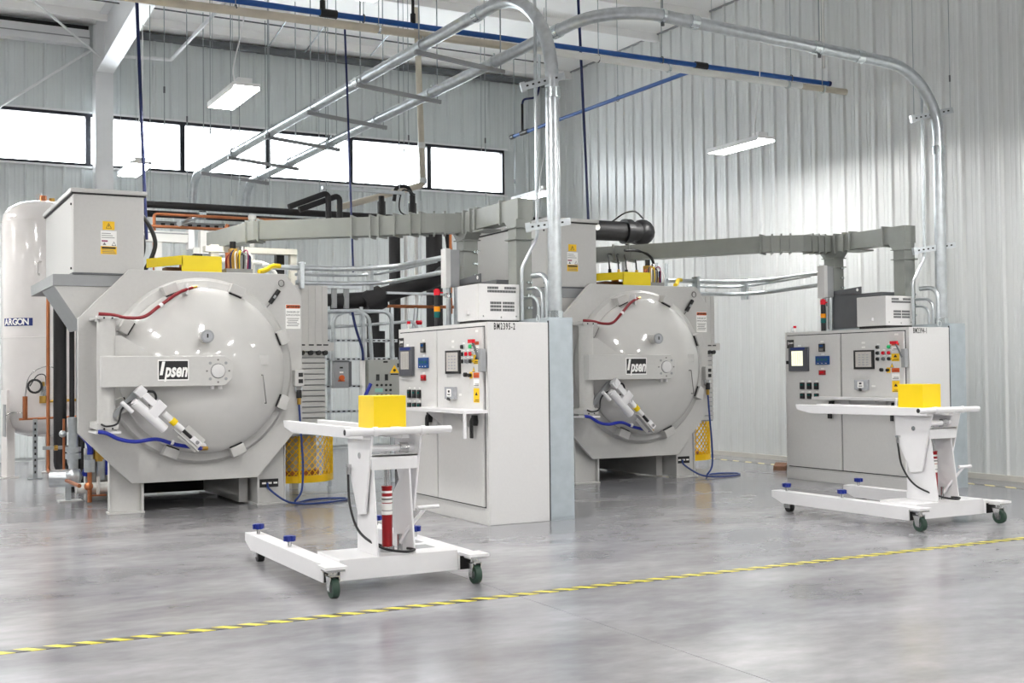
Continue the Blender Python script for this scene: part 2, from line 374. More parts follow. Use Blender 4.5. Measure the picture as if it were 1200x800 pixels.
for (y0, z0, y1, z1) in ((0.0, 6.62, -3.8, 6.86), (-3.8, 6.86, -20, 7.0)):
    b.add([(-0.14, y0, z0 - 0.018), (0.14, y0, z0 - 0.018), (0.14, y1, z1 - 0.018), (-0.14, y1, z1 - 0.018), (-0.14, y0, z0), (0.14, y0, z0), (0.14, y1, z1), (-0.14, y1, z1)],
          [(0, 1, 2, 3), (4, 7, 6, 5), (0, 4, 5, 1), (1, 5, 6, 2), (2, 6, 7, 3), (3, 7, 4, 0)], 'steelw')
b.build('bottom_flange', raf)
MB().box(-0.14, 0.14, -20, 0.0, 7.51, 7.53, 'steelw').build('top_flange', raf)
b = MB()
for yy in (-0.35, -0.75): b.cyl((0.02, yy, 6.70), (0.10, yy, 6.70), 0.03, 'ink', 8)
b.build('bolt', raf)
tag(raf, 'deep white steel rafter rising from the column towards the viewer', 'rafter')
tag(MB().cyl((3.40, 20.95, 6.85), (1.95, 19.88, 7.55), 0.022, 'steelw', 8).build('roof_brace_rod'), 'white brace rod running up left from the column to the roof', 'rod')
tag(MB().cyl((1.2, 21.38, 5.42), (3.38, 21.38, 7.10), 0.022, 'steelw', 8).build('wall_brace_rod'), 'white diagonal brace rod crossing the wall above the leftmost window', 'rod')
tag(MB().tube(fillet([(3.66, 20.9, 6.88), (4.56, 20.82, 6.9), (4.57, 16.9, 6.92), (4.57, 12.0, 6.95)], 0.03, 4), 0.03, 'steelw', 8).build('sprinkler_branch_pipe'),
    'white bent pipe just right of the rafter under the ceiling', 'pipe')
for i, (xx, yy, nm) in enumerate(((6.2, 20.5, 'left'), (6.9, 20.6, 'middle'), (8.05, 20.3, 'right'))):
    tag(MB().cyl((xx, yy, 7.26), (xx, yy - 1.1, 7.46), 0.014, 'rodm', 6).cyl((xx, yy - 1.1, 7.42), (xx, yy - 1.1, 7.56), 0.02, 'dkgrey', 6).build('ceiling_stay'),
        'thin slanting metal stay at the top of the back wall, %s of three' % nm, 'stay', 'slanting stays above the back wall')
tag(MB().cyl((2.9, 19.6, 7.40), (11.5, 19.9, 7.42), 0.012, 'dkgrey', 6).build('sag_rod'), 'thin dark rod crossing the ceiling in front of the back wall', 'rod')

# ---- floor tape
o = MB().box(-0.2, 12.0, -0.042, 0.042, 0.0005, 0.0025, 'tape').build('floor_tape', loc=(-2.0, 6.79, 0)); tag(o, 'yellow and black hazard stripe tape across the foreground floor', 'tape')
o = MB().box(-6.0, 6.6, -0.05, 0.05, 0.0005, 0.0025, 'tape2').build('floor_tape', loc=(11.93, 13.5, 0), rot=(0, 0, math.pi / 2)); tag(o, 'faded striped tape on the floor along the right wall', 'tape')

# ---- high bay lamps (room lighting)
def lamp(x, y, z, label, group=None):
    t = empty('high_bay_lamp', (x, y, z))
    MB().box(-0.155, 0.155, -0.565, 0.565, 0.012, 0.05, 'lampw').box(-0.155, -0.142, -0.565, 0.565, -0.016, 0.012, 'lampw').box(0.142, 0.155, -0.565, 0.565, -0.016, 0.012, 'lampw').build('housing', t)
    MB().box(-0.142, 0.142, -0.56, 0.56, -0.012, 0.010, 'lamp').build('diffuser', t)
    MB().box(-0.08, 0.08, -0.50, -0.36, 0.05, 0.12, 'lampw').build('ballast_box', t)
    MB().tube(spline([(-0.10, -0.45, 0.05), (-0.12, -0.47, 0.25), (0.0, -0.43, 0.75), (0.05, -0.40, 1.4), (0.05, -0.40, 7.56 - z)], 6), 0.008, 'lampw', 6).build('cord', t)
    b = MB()
    for sx in (-1, 1): b.cyl((sx * 0.12, 0.45, 0.05), (sx * 0.12, 0.45, (6.72 if abs(x - 3.49) < 0.3 else 7.56) - z), 0.003, 'rodm', 4)
    b.build('suspension_wire', t)
    return tag(t, label, 'lamp', group)
LZ = 4.6
lamp(3.63, 13.40, LZ, 'bright high bay lamp hanging left, in front of the clerestory windows')
lamp(10.87, 13.27, LZ, 'bright slim high bay lamp hanging in front of the right wall')
lamp(3.56, 18.85, LZ, 'small glowing high bay lamp in front of the window beside the column')
lamp(10.60, 18.80, LZ + 0.02, 'small glowing high bay lamp in the far right corner, behind the conduit')
for lx in (-10.8, -7.2, -3.6, 0.0, 3.6, 7.2, 10.8):
    for ly in (-8.65, -3.15, 2.35, 6.9, 13.35, 18.85):
        if ly > 13 and lx > 1 or (lx < -5 and ly < 0): continue
        if ly == 6.9: ly = {0.0: 8.9, 3.6: 8.8, 10.8: 7.7}.get(lx, ly)
        lamp(lx, ly, LZ, 'high bay lamp of the hall outside the photograph', 'high bay lamps beyond the frame')

# ================================================================ VACUUM FURNACES
def warn_triangle(b, x, y, z, s, face='-y'):
    if face == '-y': b.prism([(x - s, z - s * 0.8), (x + s, z - s * 0.8), (x, z + s)], y, y - 0.0012, 'y', 'ink')
    else: b.prism([(y - s, z - s * 0.8), (y + s, z - s * 0.8), (y, z + s)], x, x - 0.0012, 'x', 'ink')
def bolt_mark(b, x, y, z, s):            # small lightning bolt, facing -y
    b.prism([(x - .1 * s, z + s), (x + .35 * s, z + s), (x + .05 * s, z + .15 * s), (x + .4 * s, z + .15 * s), (x - .25 * s, z - s), (x - .02 * s, z - .15 * s), (x - .4 * s, z - .15 * s)], y, y - 0.0012, 'y', 'ink')

def furnace(X, Y, label, side_label):
    t = empty('vacuum_furnace', (X, Y, 0)); tag(t, label, 'furnace')
    oct_ = [(-.69, 2.545), (-1.2, 2.027), (-1.2, .854), (-.67, .316), (.66, .316), (1.172, .896), (1.172, 2.30), (.995, 2.545)]
    MB().prism(oct_, 0.0, 0.05, 'y', 'grey').build('front_plate', t, bevel=0.006)
    cx, cz = 0.05, 1.485
    MB().lathe([(.90, .05), (.90, .06), (.90, 1.9), (.86, 2.0), (.6, 2.2), (0.001, 2.3)], (cx, 0, cz), 'y', 'grey', 48).build('vessel', t)
    b = MB()
    for sx in (-.62, .55): b.box(sx, sx + .1, .35, 2.2, .02, .75, 'grey')
    b.box(-.62, .65, 1.95, 2.0, .02, .6, 'ink').build('saddle_and_shade_panel', t)  # black rear panel added to keep the space under the vessel dark
    # door
    rim = [(.84, -.085), (.885, -.085), (.89, -.075), (.955, -.075), (.962, -.068), (.962, -.035), (.99, -.035), (.99, 0.0)]
    MB().lathe(rim, (cx, 0, cz), 'y', 'grey', 72).build('door_ring', t)
    pr = [(.872, -.08), (.878, -.125), (.872, -.14)]
    for i in range(1, 15):
        r = .872 * (1 - i / 14.0); pr.append((max(r, .001), -.14 - .29 * (1 - (r / .872) ** 2.1)))
    d = MB().lathe(pr, (cx, 0, cz), 'y', 'door', 72).build('door', t)
    for k in range(8):
        a = math.radians(22.5 + 45 * k)
        if 135 < 22.5 + 45 * k < 200: a = math.radians(150 if k == 3 else 207)
        T = Matrix.Translation((cx + .925 * math.cos(a), -.07, cz + .925 * math.sin(a))) @ Matrix.Rotation(-a, 4, 'Y')
        MB().box(-.05, .05, -.115, .07, -.078, .078, 'grey', T).build('clamp', t, bevel=0.006); MB().box(-.066, -.05, -.09, .02, -.07, .07, 'ink', T).build('clamp_pad', t)
    # sight gauge
    MB().cyl((-.01, -.33, 1.835), (-.01, -.52, 1.835), .062, 'grey', 20).cyl((-.01, -.52, 1.835), (-.01, -.535, 1.835), .068, 'midgrey', 20).cyl((-.01, -.535, 1.835), (-.01, -.537, 1.835), .05, 'clear', 20).box(-.018, -.002, -.5385, -.537, 1.82, 1.86, 'ink').build('sight_port', d)
    MB().tube([(.62, -.30, 1.43), (.62, -.36, 1.43), (.655, -.36, 1.13), (.655, -.31, 1.13)], .006, 'greyink', 8).build('door_handle', d)
    MB().box(.56, .70, -.312, -.306, 1.54, 1.64, 'grey').build('blank_plate', d)
    # hinge post, bearings
    MB().cyl((-.985, -.37, .99), (-.985, -.37, 1.985), .088, 'grey', 24).build('hinge_post', t)
    for (z0, z1) in ((1.985, 2.05), (.885, .99)):
        b = MB().box(-1.09, -.88, -.47, .0, z0 + .02, z1 - .015, 'grey').cyl((-.985, -.37, z0), (-.985, -.37, z1), .105, 'grey', 6)
        b.cyl((-1.02, -.46, z0 + .03), (-1.02, -.472, z0 + .03), .01, 'ink', 8).cyl((-.94, -.46, z0 + .03), (-.94, -.472, z0 + .03), .01, 'ink', 8).build('hinge_bracket', t, bevel=0.004)
    MB().box(-1.10, -.86, -.48, 0, .865, .885, 'white').build('hinge_shelf', t)
    MB().prism([(-.95, 1.84), (-.84, 1.84), (-.50, 1.63), (-.95, 1.63)], -.40, -.36, 'y', 'grey').build('arm_gusset', t)
    b = MB().prism([(-1.055, 1.325), (.165, 1.325), (.245, 1.395), (.245, 1.565), (.165, 1.635), (-1.055, 1.635)], -.54, -.42, 'y', 'grey')
    a = b.build('swing_arm', t, bevel=0.008)
    MB().cyl((.095, -.43, 1.478), (.095, -.30, 1.478), .16, 'grey', 24).build('pivot_hub', a)
    MB().lathe([(.071, -.535), (.071, -.553), (.066, -.556), (.001, -.556)], (.095, 0, 1.478), 'y', 'cabside', 28).lathe([(.071, -.5405), (.076, -.5415), (.077, -.54)], (.095, 0, 1.478), 'y', 'dkgrey', 28).build('boss', a)
    for k in range(8):
        q = math.radians(45 * k); r0 = .016 if k % 2 else .010
        MB().cyl((.095 + .115 * math.cos(q), -.535, 1.478 + .115 * math.sin(q)), (.095 + .115 * math.cos(q), -.544, 1.478 + .115 * math.sin(q)), r0, 'midgrey' if k % 2 else 'greyink', 10).build('bolt', a)
    pl = MB().box(-.515, -.205, -.5425, -.54, 1.385, 1.595, 'sticker').box(-.505, -.214, -.5435, -.5425, 1.397, 1.583, 'ink').build('name_plate', a)
    MB().prism([(-.497, 1.440), (-.467, 1.440), (-.441, 1.578), (-.471, 1.578)], -.5435, -.545, 'y', 'sticker').build('lettering', a)
    lt = text('lettering', 'psen', .19, (-.335, -.5445, 1.483), m='sticker', parent=a, bold=.0065, shear=.25)
    lt.scale = (.236 / lt.dimensions.x if lt.dimensions.x > 0 else .7, 1, 1)
    for sx in (.05, .13): MB().cyl((sx, -.48, 1.325), (sx, -.48, 1.29), .022, 'white', 8).build('arm_stud', a)
    # linear actuator under the arm
    ac = empty('actuator', (0, 0, 0)); ac.parent = t
    A = Vector((-.70, -.56, 1.29)); Bp = Vector((-.09, -.50, .72)); ax = (Bp - A).normalized(); L = (Bp - A).length
    nrm = Vector((0, -1, 0)); nrm = (nrm - ax * nrm.dot(ax)).normalized(); sd = ax.cross(nrm)
    if sd.z > 0: sd = -sd                       # sd points down-left
    F = Matrix((ax, sd, nrm)).transposed().to_4x4(); F.translation = A
    MB().box(-.03, .06, -.05, .05, -.035, .035, 'white', F).cyl(A + nrm * .05, A - nrm * .05, .03, 'white', 10).build('end_block', ac, bevel=0.005)
    MB().box(.06, .30, -.035, .035, -.04, .04, 'white', F).box(.20, .31, -.065, .125, -.045, .045, 'white', F).build('gearbox', ac, bevel=0.008)
    MB().cyl(A + ax * .05 + sd * .115, A + ax * .46 + sd * .115, .048, 'white', 16).cyl(A + ax * .03 + sd * .115, A + ax * .05 + sd * .115, .036, 'white', 14).build('motor', ac)
    MB().cyl(A + ax * .34, A + ax * .60, .03, 'white', 14).cyl(A + ax * .44, A + ax * .50, .038, 'yellow', 14).build('outer_tube', ac)
    MB().cyl(A + ax * .60, A + ax * .73, .019, 'black', 10).build('rod', ac)
    MB().box(.72, .84, -.03, .03, -.035, .035, 'white', F).cyl(A + ax * .79 + nrm * .05, A + ax * .79 - nrm * .05, .02, 'steel', 10).build('clevis', ac, bevel=0.004)
    MB().box(.52, .86, .05, .062, -.03, .05, 'grey', F).box(.64, .88, -.09, .075, -.115, -.10, 'grey', F).build('mounting_plate', ac)
    MB().cyl(A + sd * .20 + ax * -.05, A + sd * .20 + ax * .10, .022, 'white', 10).build('cable_gland', ac)
    MB().prism([(-.97, 1.02), (-.90, 1.02), (-.66, 1.26), (-.66, 1.32), (-.72, 1.30)], -.44, -.40, 'y', 'midgrey').build('support_bracket', ac)
    MB().tube(spline([(-1.05, -.48, .96), (-1.0, -.52, .94), (-.9, -.52, .97), (-.86, -.5, 1.1), (-.78, -.5, 1.17), (-.70, -.54, 1.2)], 6), .010, 'black', 8).build('cable', ac)
    MB().tube(spline([(-.62, -.5, 1.28), (-.55, -.52, 1.27), (-.53, -.52, 1.2), (-.60, -.53, 1.14)], 6), .012, 'black', 8).build('cable', ac)
    # hoses
    h = MB().tube(spline([(-1.07, -.45, 2.055), (-.93, -.46, 2.045), (-.79, -.45, 2.02), (-.62, -.42, 2.035), (-.45, -.36, 2.155), (-.24, -.25, 2.295), (-.08, -.18, 2.36)], 8), .018, 'redhose', 10).build('red_hose', t)
    MB().cyl((-.46, -.37, 2.14), (-.43, -.35, 2.165), .023, 'white', 10).build('hose_tie', h); MB().cyl((-.085, -.18, 2.358), (-.03, -.16, 2.37), .014, 'brass', 8).box(-.15, -.13, -.22, -.10, 2.28, 2.40, 'white').build('hose_clip', h)
    h = MB().tube(spline([(-1.08, -.47, .885), (-1.0, -.48, .87), (-.87, -.46, .805), (-.71, -.43, .775), (-.5, -.41, .79), (-.29, -.36, .725), (-.02, -.32, .672)], 8), .02, 'bluehose', 10).build('blue_hose', t)
    MB().cyl((-.35, -.39, .755), (-.33, -.385, .748), .026, 'white', 10).build('hose_tie', h); MB().cyl((-.03, -.32, .672), (.04, -.30, .672), .022, 'brass', 10).cyl((.0, -.30, .70), (.0, -.16, .70), .03, 'white', 10).build('hose_fitting', h)
    # legs
    for (xa, xb, s) in ((-.87, -.545, 1), (.69, 1.0, -1)):
        b = MB(); inner = xb if s > 0 else xa
        b.box(xa, xb, .13, .145, .02, .80, 'grey'); b.box(inner - .012, inner + .012, .07, 1.75, .02, .33, 'grey')
        outer = xa if s > 0 else xb
        b.box(outer - .008, outer + .008, .10, .20, .02, .80, 'grey'); b.box(xa - .02, xb + .02, .06, .24, 0, .02, 'grey'); b.box(xa - .01, xb + .01, 1.6, 1.78, 0, .6, 'grey')
        b.build('leg', t, bevel=0.004)
    pl = MB().box(.72, .93, .121, .13, .19, .28, 'ink').build('rating_plate', t)
    b = MB()
    for i in range(3): b.box(.745 + .065 * i, .79 + .065 * i, .119, .121, .225, .245, 'sticker')
    b.build('plate_print', pl)
    # warning label
    st = MB().box(.985, 1.155, -.003, 0, 1.94, 2.21, 'sticker').box(.99, 1.15, -.004, -.003, 2.165, 2.205, 'orange').build('warning_label', t)
    text('lettering', 'WARNING', .030, (1.085, -.0046, 2.185), m='ink', parent=st, bold=.0012); b = MB(); warn_triangle(b, 1.008, -.0042, 2.183, .013); b.build('warning_sign', st)
    text('lettering', 'DANGER OF', .026, (1.07, -.004, 2.125), m='ink', parent=st); text('lettering', 'SUFFOCATION', .026, (1.07, -.004, 2.09), m='ink', parent=st, sx=.9)
    b = MB()
    for i in range(5): b.box(1.0 + .01 * (i % 2), 1.14 - .012 * (i % 3), -.004, -.003, 2.05 - .02 * i, 2.057 - .02 * i, 'greyink')
    b.build('small_print', st)
    # outlet, air fitting, pull cable
    o = MB().box(1.06, 1.165, -.09, 0, 1.30, 1.48, 'grey').build('outlet_box', t, bevel=.006)
    MB().box(1.10, 1.15, -.094, -.09, 1.405, 1.45, 'ink').box(1.10, 1.15, -.094, -.09, 1.335, 1.38, 'ink').build('socket', o)
    MB().tube([(1.08, -.05, 1.30), (1.075, -.05, 1.26), (1.11, -.05, 1.235), (1.15, -.05, 1.26), (1.15, -.05, 1.30)], .012, 'galv', 8).build('lamp_guard', o)
    c = MB().tube(spline([(.72, -.02, 2.12), (.79, -.03, 2.20), (.84, -.03, 2.27)], 4), .006, 'greyink', 6).build('pull_cable', t)
    MB().cyl((.80, -.035, 2.22), (.90, -.035, 2.36), .026, 'black', 10).cyl((.835, -.062, 2.27), (.855, -.062, 2.30), .014, 'clear', 8).build('latch', c); MB().tube([(.93 + .032 * math.cos(q * .524), -.03, 2.44 + .036 * math.sin(q * .524)) for q in range(13)], .006, 'greyink', 6, False).build('ring', c)
    # side panel box with louvre slats, and mesh guard beneath
    sb = empty('side_enclosure'); sb.parent = t
    MB().box(1.06, 1.63, .44, 1.25, 1.80, 2.46, 'grey').box(1.06, 1.69, .40, 1.3, 1.70, 1.80, 'grey').box(1.06, 1.60, .47, 1.25, .72, 1.70, 'midgrey').build('housing', sb)
    b = MB()
    for i in range(6): b.box(1.14 + .085 * i, 1.147 + .085 * i, .434, .44, 1.80, 2.46, 'grey')
    for xx in (1.28, 1.385, 1.48, 1.56): b.box(xx, xx + .06, .396, .40, 1.762, 1.778, 'ink').cyl((xx + .03, .44, 1.68), (xx + .03, .40, 1.68), .03, 'ink', 10)
    b.build('slots', sb)
    me = None
    for i in range(15):
        z = .74 + .0635 * i
        if me is None: s = MB().box(1.06, 1.60, .445, .475, 0, .052, 'grey').build('louvre_slat', sb, bevel=.004); me = s
        else: s = me.copy(); COL.objects.link(s); s.parent = sb
        s.location = (0, 0, z)
    g = empty('mesh_guard'); g.parent = t
    gx, gy, gr = 1.40, 1.02, .46; arc = [math.radians(a) for a in range(-200, 21, 10)]
    def gp(a, z, r=gr): return (gx + r * math.cos(a), gy + r * math.sin(a), z)
    b = MB()
    for (z0, z1) in ((.17, .25), (.74, .78)):
        vs = [gp(a, z0) for a in arc] + [gp(a, z1) for a in arc] + [gp(a, z0, gr - .02) for a in arc] + [gp(a, z1, gr - .02) for a in arc]; n = len(arc)
        b.add(vs, [(i, i + 1, n + i + 1, n + i) for i in range(n - 1)] + [(2 * n + i + 1, 2 * n + i, 3 * n + i, 3 * n + i + 1) for i in range(n - 1)] + [(i + 1, i, 2 * n + i, 2 * n + i + 1) for i in range(n - 1)] + [(n + i, n + i + 1, 3 * n + i + 1, 3 * n + i) for i in range(n - 1)], 'mesh')
    for a in (-100, -20): b.cyl(gp(math.radians(a), .17, gr - .01), gp(math.radians(a), .78, gr - .01), .014, 'mesh', 6)
    b.build('guard_frame', g)
    b = MB(); n = 22
    for s in (1, -1):
        for i in range(-6, n + 1):
            pts = []
            for j in range(7):
                a = math.radians(-200 + 220 * (i + j) / n if s > 0 else -200 + 220 * (i + 6 - j) / n)
                if -200 <= math.degrees(a) <= 20.5: pts.append(gp(a, .24 + .51 * j / 6, gr - .008))
            if len(pts) > 1: b.tube(pts, .0065, 'mesh', 4, False)
    w = b.build('mesh_wire', g); w['kind'] = 'stuff'
    MB().cyl((gx, gy, .30), (gx, gy, .72), .26, 'beige', 24).cyl((gx, gy, .24), (gx, gy, .30), .30, 'copper', 24).build('blower_motor', g)
    MB().lathe([(.001, .18), (.44, .18), (.44, .2), (.001, .2)], (gx, gy, 0), 'z', 'mesh', 32).build('guard_floor', g)
    # pipework at the left flank, manifold on top
    m = empty('top_manifold'); m.parent = t
    MB().box(.42, .72, .35, .75, 2.545, 2.62, 'midgrey').box(.48, .56, .4, .5, 2.62, 2.85, 'brass').box(.58, .66, .42, .52, 2.62, 2.78, 'midgrey').cyl((.45, .4, 2.62), (.45, .4, 2.80), .03, 'copper', 8).cyl((.52, .45, 2.85), (.52, .45, 2.93), .035, 'black', 10).cyl((.63, .47, 2.78), (.63, .47, 2.88), .03, 'steel', 10).cyl((.70, .42, 2.6), (.70, .42, 2.78), .02, 'navy', 8).build('valve_block', m)
    b = MB()
    for i in range(7): b.tube(spline([(.44 + .045 * i, .38, 2.6), (.42 + .05 * i, .36, 2.72 + .03 * (i % 3)), (.5 + .03 * i, .42, 2.80 + .03 * (i % 2)), (.6, .6, 2.65)], 4), .008, ('redhose', 'navy', 'sticker', 'yellow', 'black', 'purple', 'sticker')[i], 5)
    b.build('wiring', m)
    MB().tube(spline([(.72, .1, 2.57), (.82, .2, 2.60), (.95, .35, 2.66), (1.05, .42, 2.67)], 5), .028, 'yellow', 8).build('yellow_sleeve', m)
    return t
F1 = furnace(3.05, 12.77, 'big grey vacuum furnace at left, nearest the white argon tank', 'left')
F2 = furnace(8.73, 12.82, 'big grey vacuum furnace partly hidden behind the white control cabinet, near the right wall', 'right')

# ---- transformer cabinets on brackets at the furnaces' upper left
def transformer(X, Y, label):
    t = empty('transformer_cabinet', (X, Y, 2.51)); tag(t, label, 'cabinet')
    MB().box(0, .71, 0, 2.2, 0, .83, 'grey').build('body', t, bevel=.006)
    MB().box(-.03, .74, -.03, 2.23, .83, .875, 'grey').box(-.02, .73, -.02, 2.22, .815, .83, 'ink').build('lid', t, bevel=.005)
    MB().box(-.003, .0, .06, 2.14, .03, .80, 'grey').build('side_door', t)
    MB().box(-.01, .72, -.01, 2.0, -.02, 0, 'dkgrey').build('bottom_tray', t)
    s = MB().box(.29, .41, -.002, 0, .455, .545, 'ysticker').box(.27, .43, -.002, 0, .35, .445, 'sticker').box(.27, .43, -.002, 0, .285, .35, 'sticker').box(.27, .43, -.002, 0, .20, .283, 'ysticker').build('warning_stickers', t)
    b = MB(); b.prism([(.32, .47), (.38, .47), (.35, .53)], -.0021, -.0026, 'y', 'ink').prism([(.327, .474), (.373, .474), (.35, .521)], -.0026, -.003, 'y', 'ysticker'); bolt_mark(b, .35, -.003, .493, .016)
    b.box(.28, .34, -.003, -.002, .33, .345, 'purple').box(.28, .42, -.003, -.002, .256, .276, 'ink').prism([(.38, .29), (.425, .29), (.4025, .335)], -.0021, -.0026, 'y', 'ink').prism([(.387, .295), (.418, .295), (.4025, .327)], -.0026, -.003, 'y', 'sticker')
    for i in range(3): b.box(.285, .42 - .01 * i, -.003, -.002, .208 + .016 * i, .214 + .016 * i, 'greyink').box(.28, .41 - .02 * i, -.003, -.002, .37 + .022 * i, .376 + .022 * i, 'greyink')
    b.prism([(.29, .295), (.325, .295), (.3075, .325)], -.0021, -.0026, 'y', 'greyink'); b.build('print', s)
    br = empty('bracket'); br.parent = t
    MB().box(-.20, .70, .0, 1.9, -.14, -.02, 'midgrey').build('tray', br, bevel=.004)
    MB().prism([(-.185, -.14), (.60, -.14), (.10, -.58)], .02, .035, 'y', 'grey').build('gusset', br)
    MB().prism([(-.185, -.14), (-.165, -.14), (.12, -.58), (.10, -.58)], .035, 1.0, 'y', 'midgrey').build('sloping_plate', br)
    for zz in (.05, .72): MB().cyl((-.004, .10, zz), (-.016, .10, zz), .012, 'ink', 8).build('hinge_pin', t)
    b = MB().tube(spline([(.70, .75, .78), (.84, .7, .70), (.96, .7, .48), (.95, .7, .30), (.82, .7, .05), (.70, .72, -.05)], 8), .024, 'black', 8).tube(spline([(.70, .85, .75), (.80, .8, .6), (.86, .78, .42), (.82, .78, .2), (.70, .8, .05)], 8), .024, 'black', 8).build('power_cables', t)
    return t
transformer(1.83, 12.92, 'large pale grey transformer cabinet above the left corner of the leftmost furnace')
transformer(7.53, 12.97, 'pale grey transformer cabinet behind the tall vertical conduit, above the right furnace')

def yellow_cover(X, Y, label):
    t = empty('yellow_cover', (X, Y, 2.545)); tag(t, label, 'cover')
    MB().box(0, .43, 0, .015, 0, .175, 'yellow2').build('front_panel', t)
    MB().prism([(0, .015), (.43, .015), (.50, .55), (-.26, .55)], .16, .175, 'z', 'yellow2').build('top_panel', t)
    MB().prism([(0, .0), (.012, .0), (-.248, .55), (-.26, .55)], .075, .16, 'z', 'yellow2').build('left_lip', t)
    MB().prism([(.418, .015), (.43, .015), (.50, .55), (.488, .55)], 0, .16, 'z', 'yellow2').build('right_panel', t)
    MB().box(-.10, .35, .30, .5, 0, .07, 'cardboard').cyl((.1, .35, .07), (.1, .35, .14), .05, 'copper', 10).build('equipment_inside', t)
    return t
yellow_cover(2.915, 12.83, 'yellow open-sided cover on top of the left furnace')
yellow_cover(8.595, 12.88, 'yellow open-sided cover on top of the right furnace, under the black pipe elbow')

# ---- blue air hoses hanging from the furnace fronts
def air_hose(X, Y, label):
    pts = [(1.115, -.06, 1.10), (1.12, -.06, 1.02), (1.13, -.07, .8), (1.145, -.09, .45), (1.12, -.12, .16), (1.05, -.10, .04), (1.12, .0, .014), (1.3, .18, .014), (1.55, .22, .014), (1.72, .1, .014), (1.6, -.08, .014), (1.3, -.2, .014), (1.08, -.18, .02), (.95, -.06, .05), (.82, .09, .17), (.80, .10, .24)]
    o = MB().tube(spline(pts, 8), .012, 'airhose', 8).build('air_hose', loc=(X, Y, 0)); tag(o, label, 'hose')
    MB().cyl((1.115, -.06, 1.10), (1.115, -.06, 1.17), .022, 'brass', 10).cyl((1.115, -.06, 1.17), (1.115, -.06, 1.26), .03, 'black', 10).cyl((1.115, -.06, 1.24), (1.115, 0.0, 1.24), .02, 'steel', 8).build('coupling', o)
air_hose(3.05, 12.77, 'dark blue air hose hanging down the left furnace, looped on the floor')
air_hose(8.73, 12.82, 'dark blue air hose hanging down the right furnace, looped on the floor')

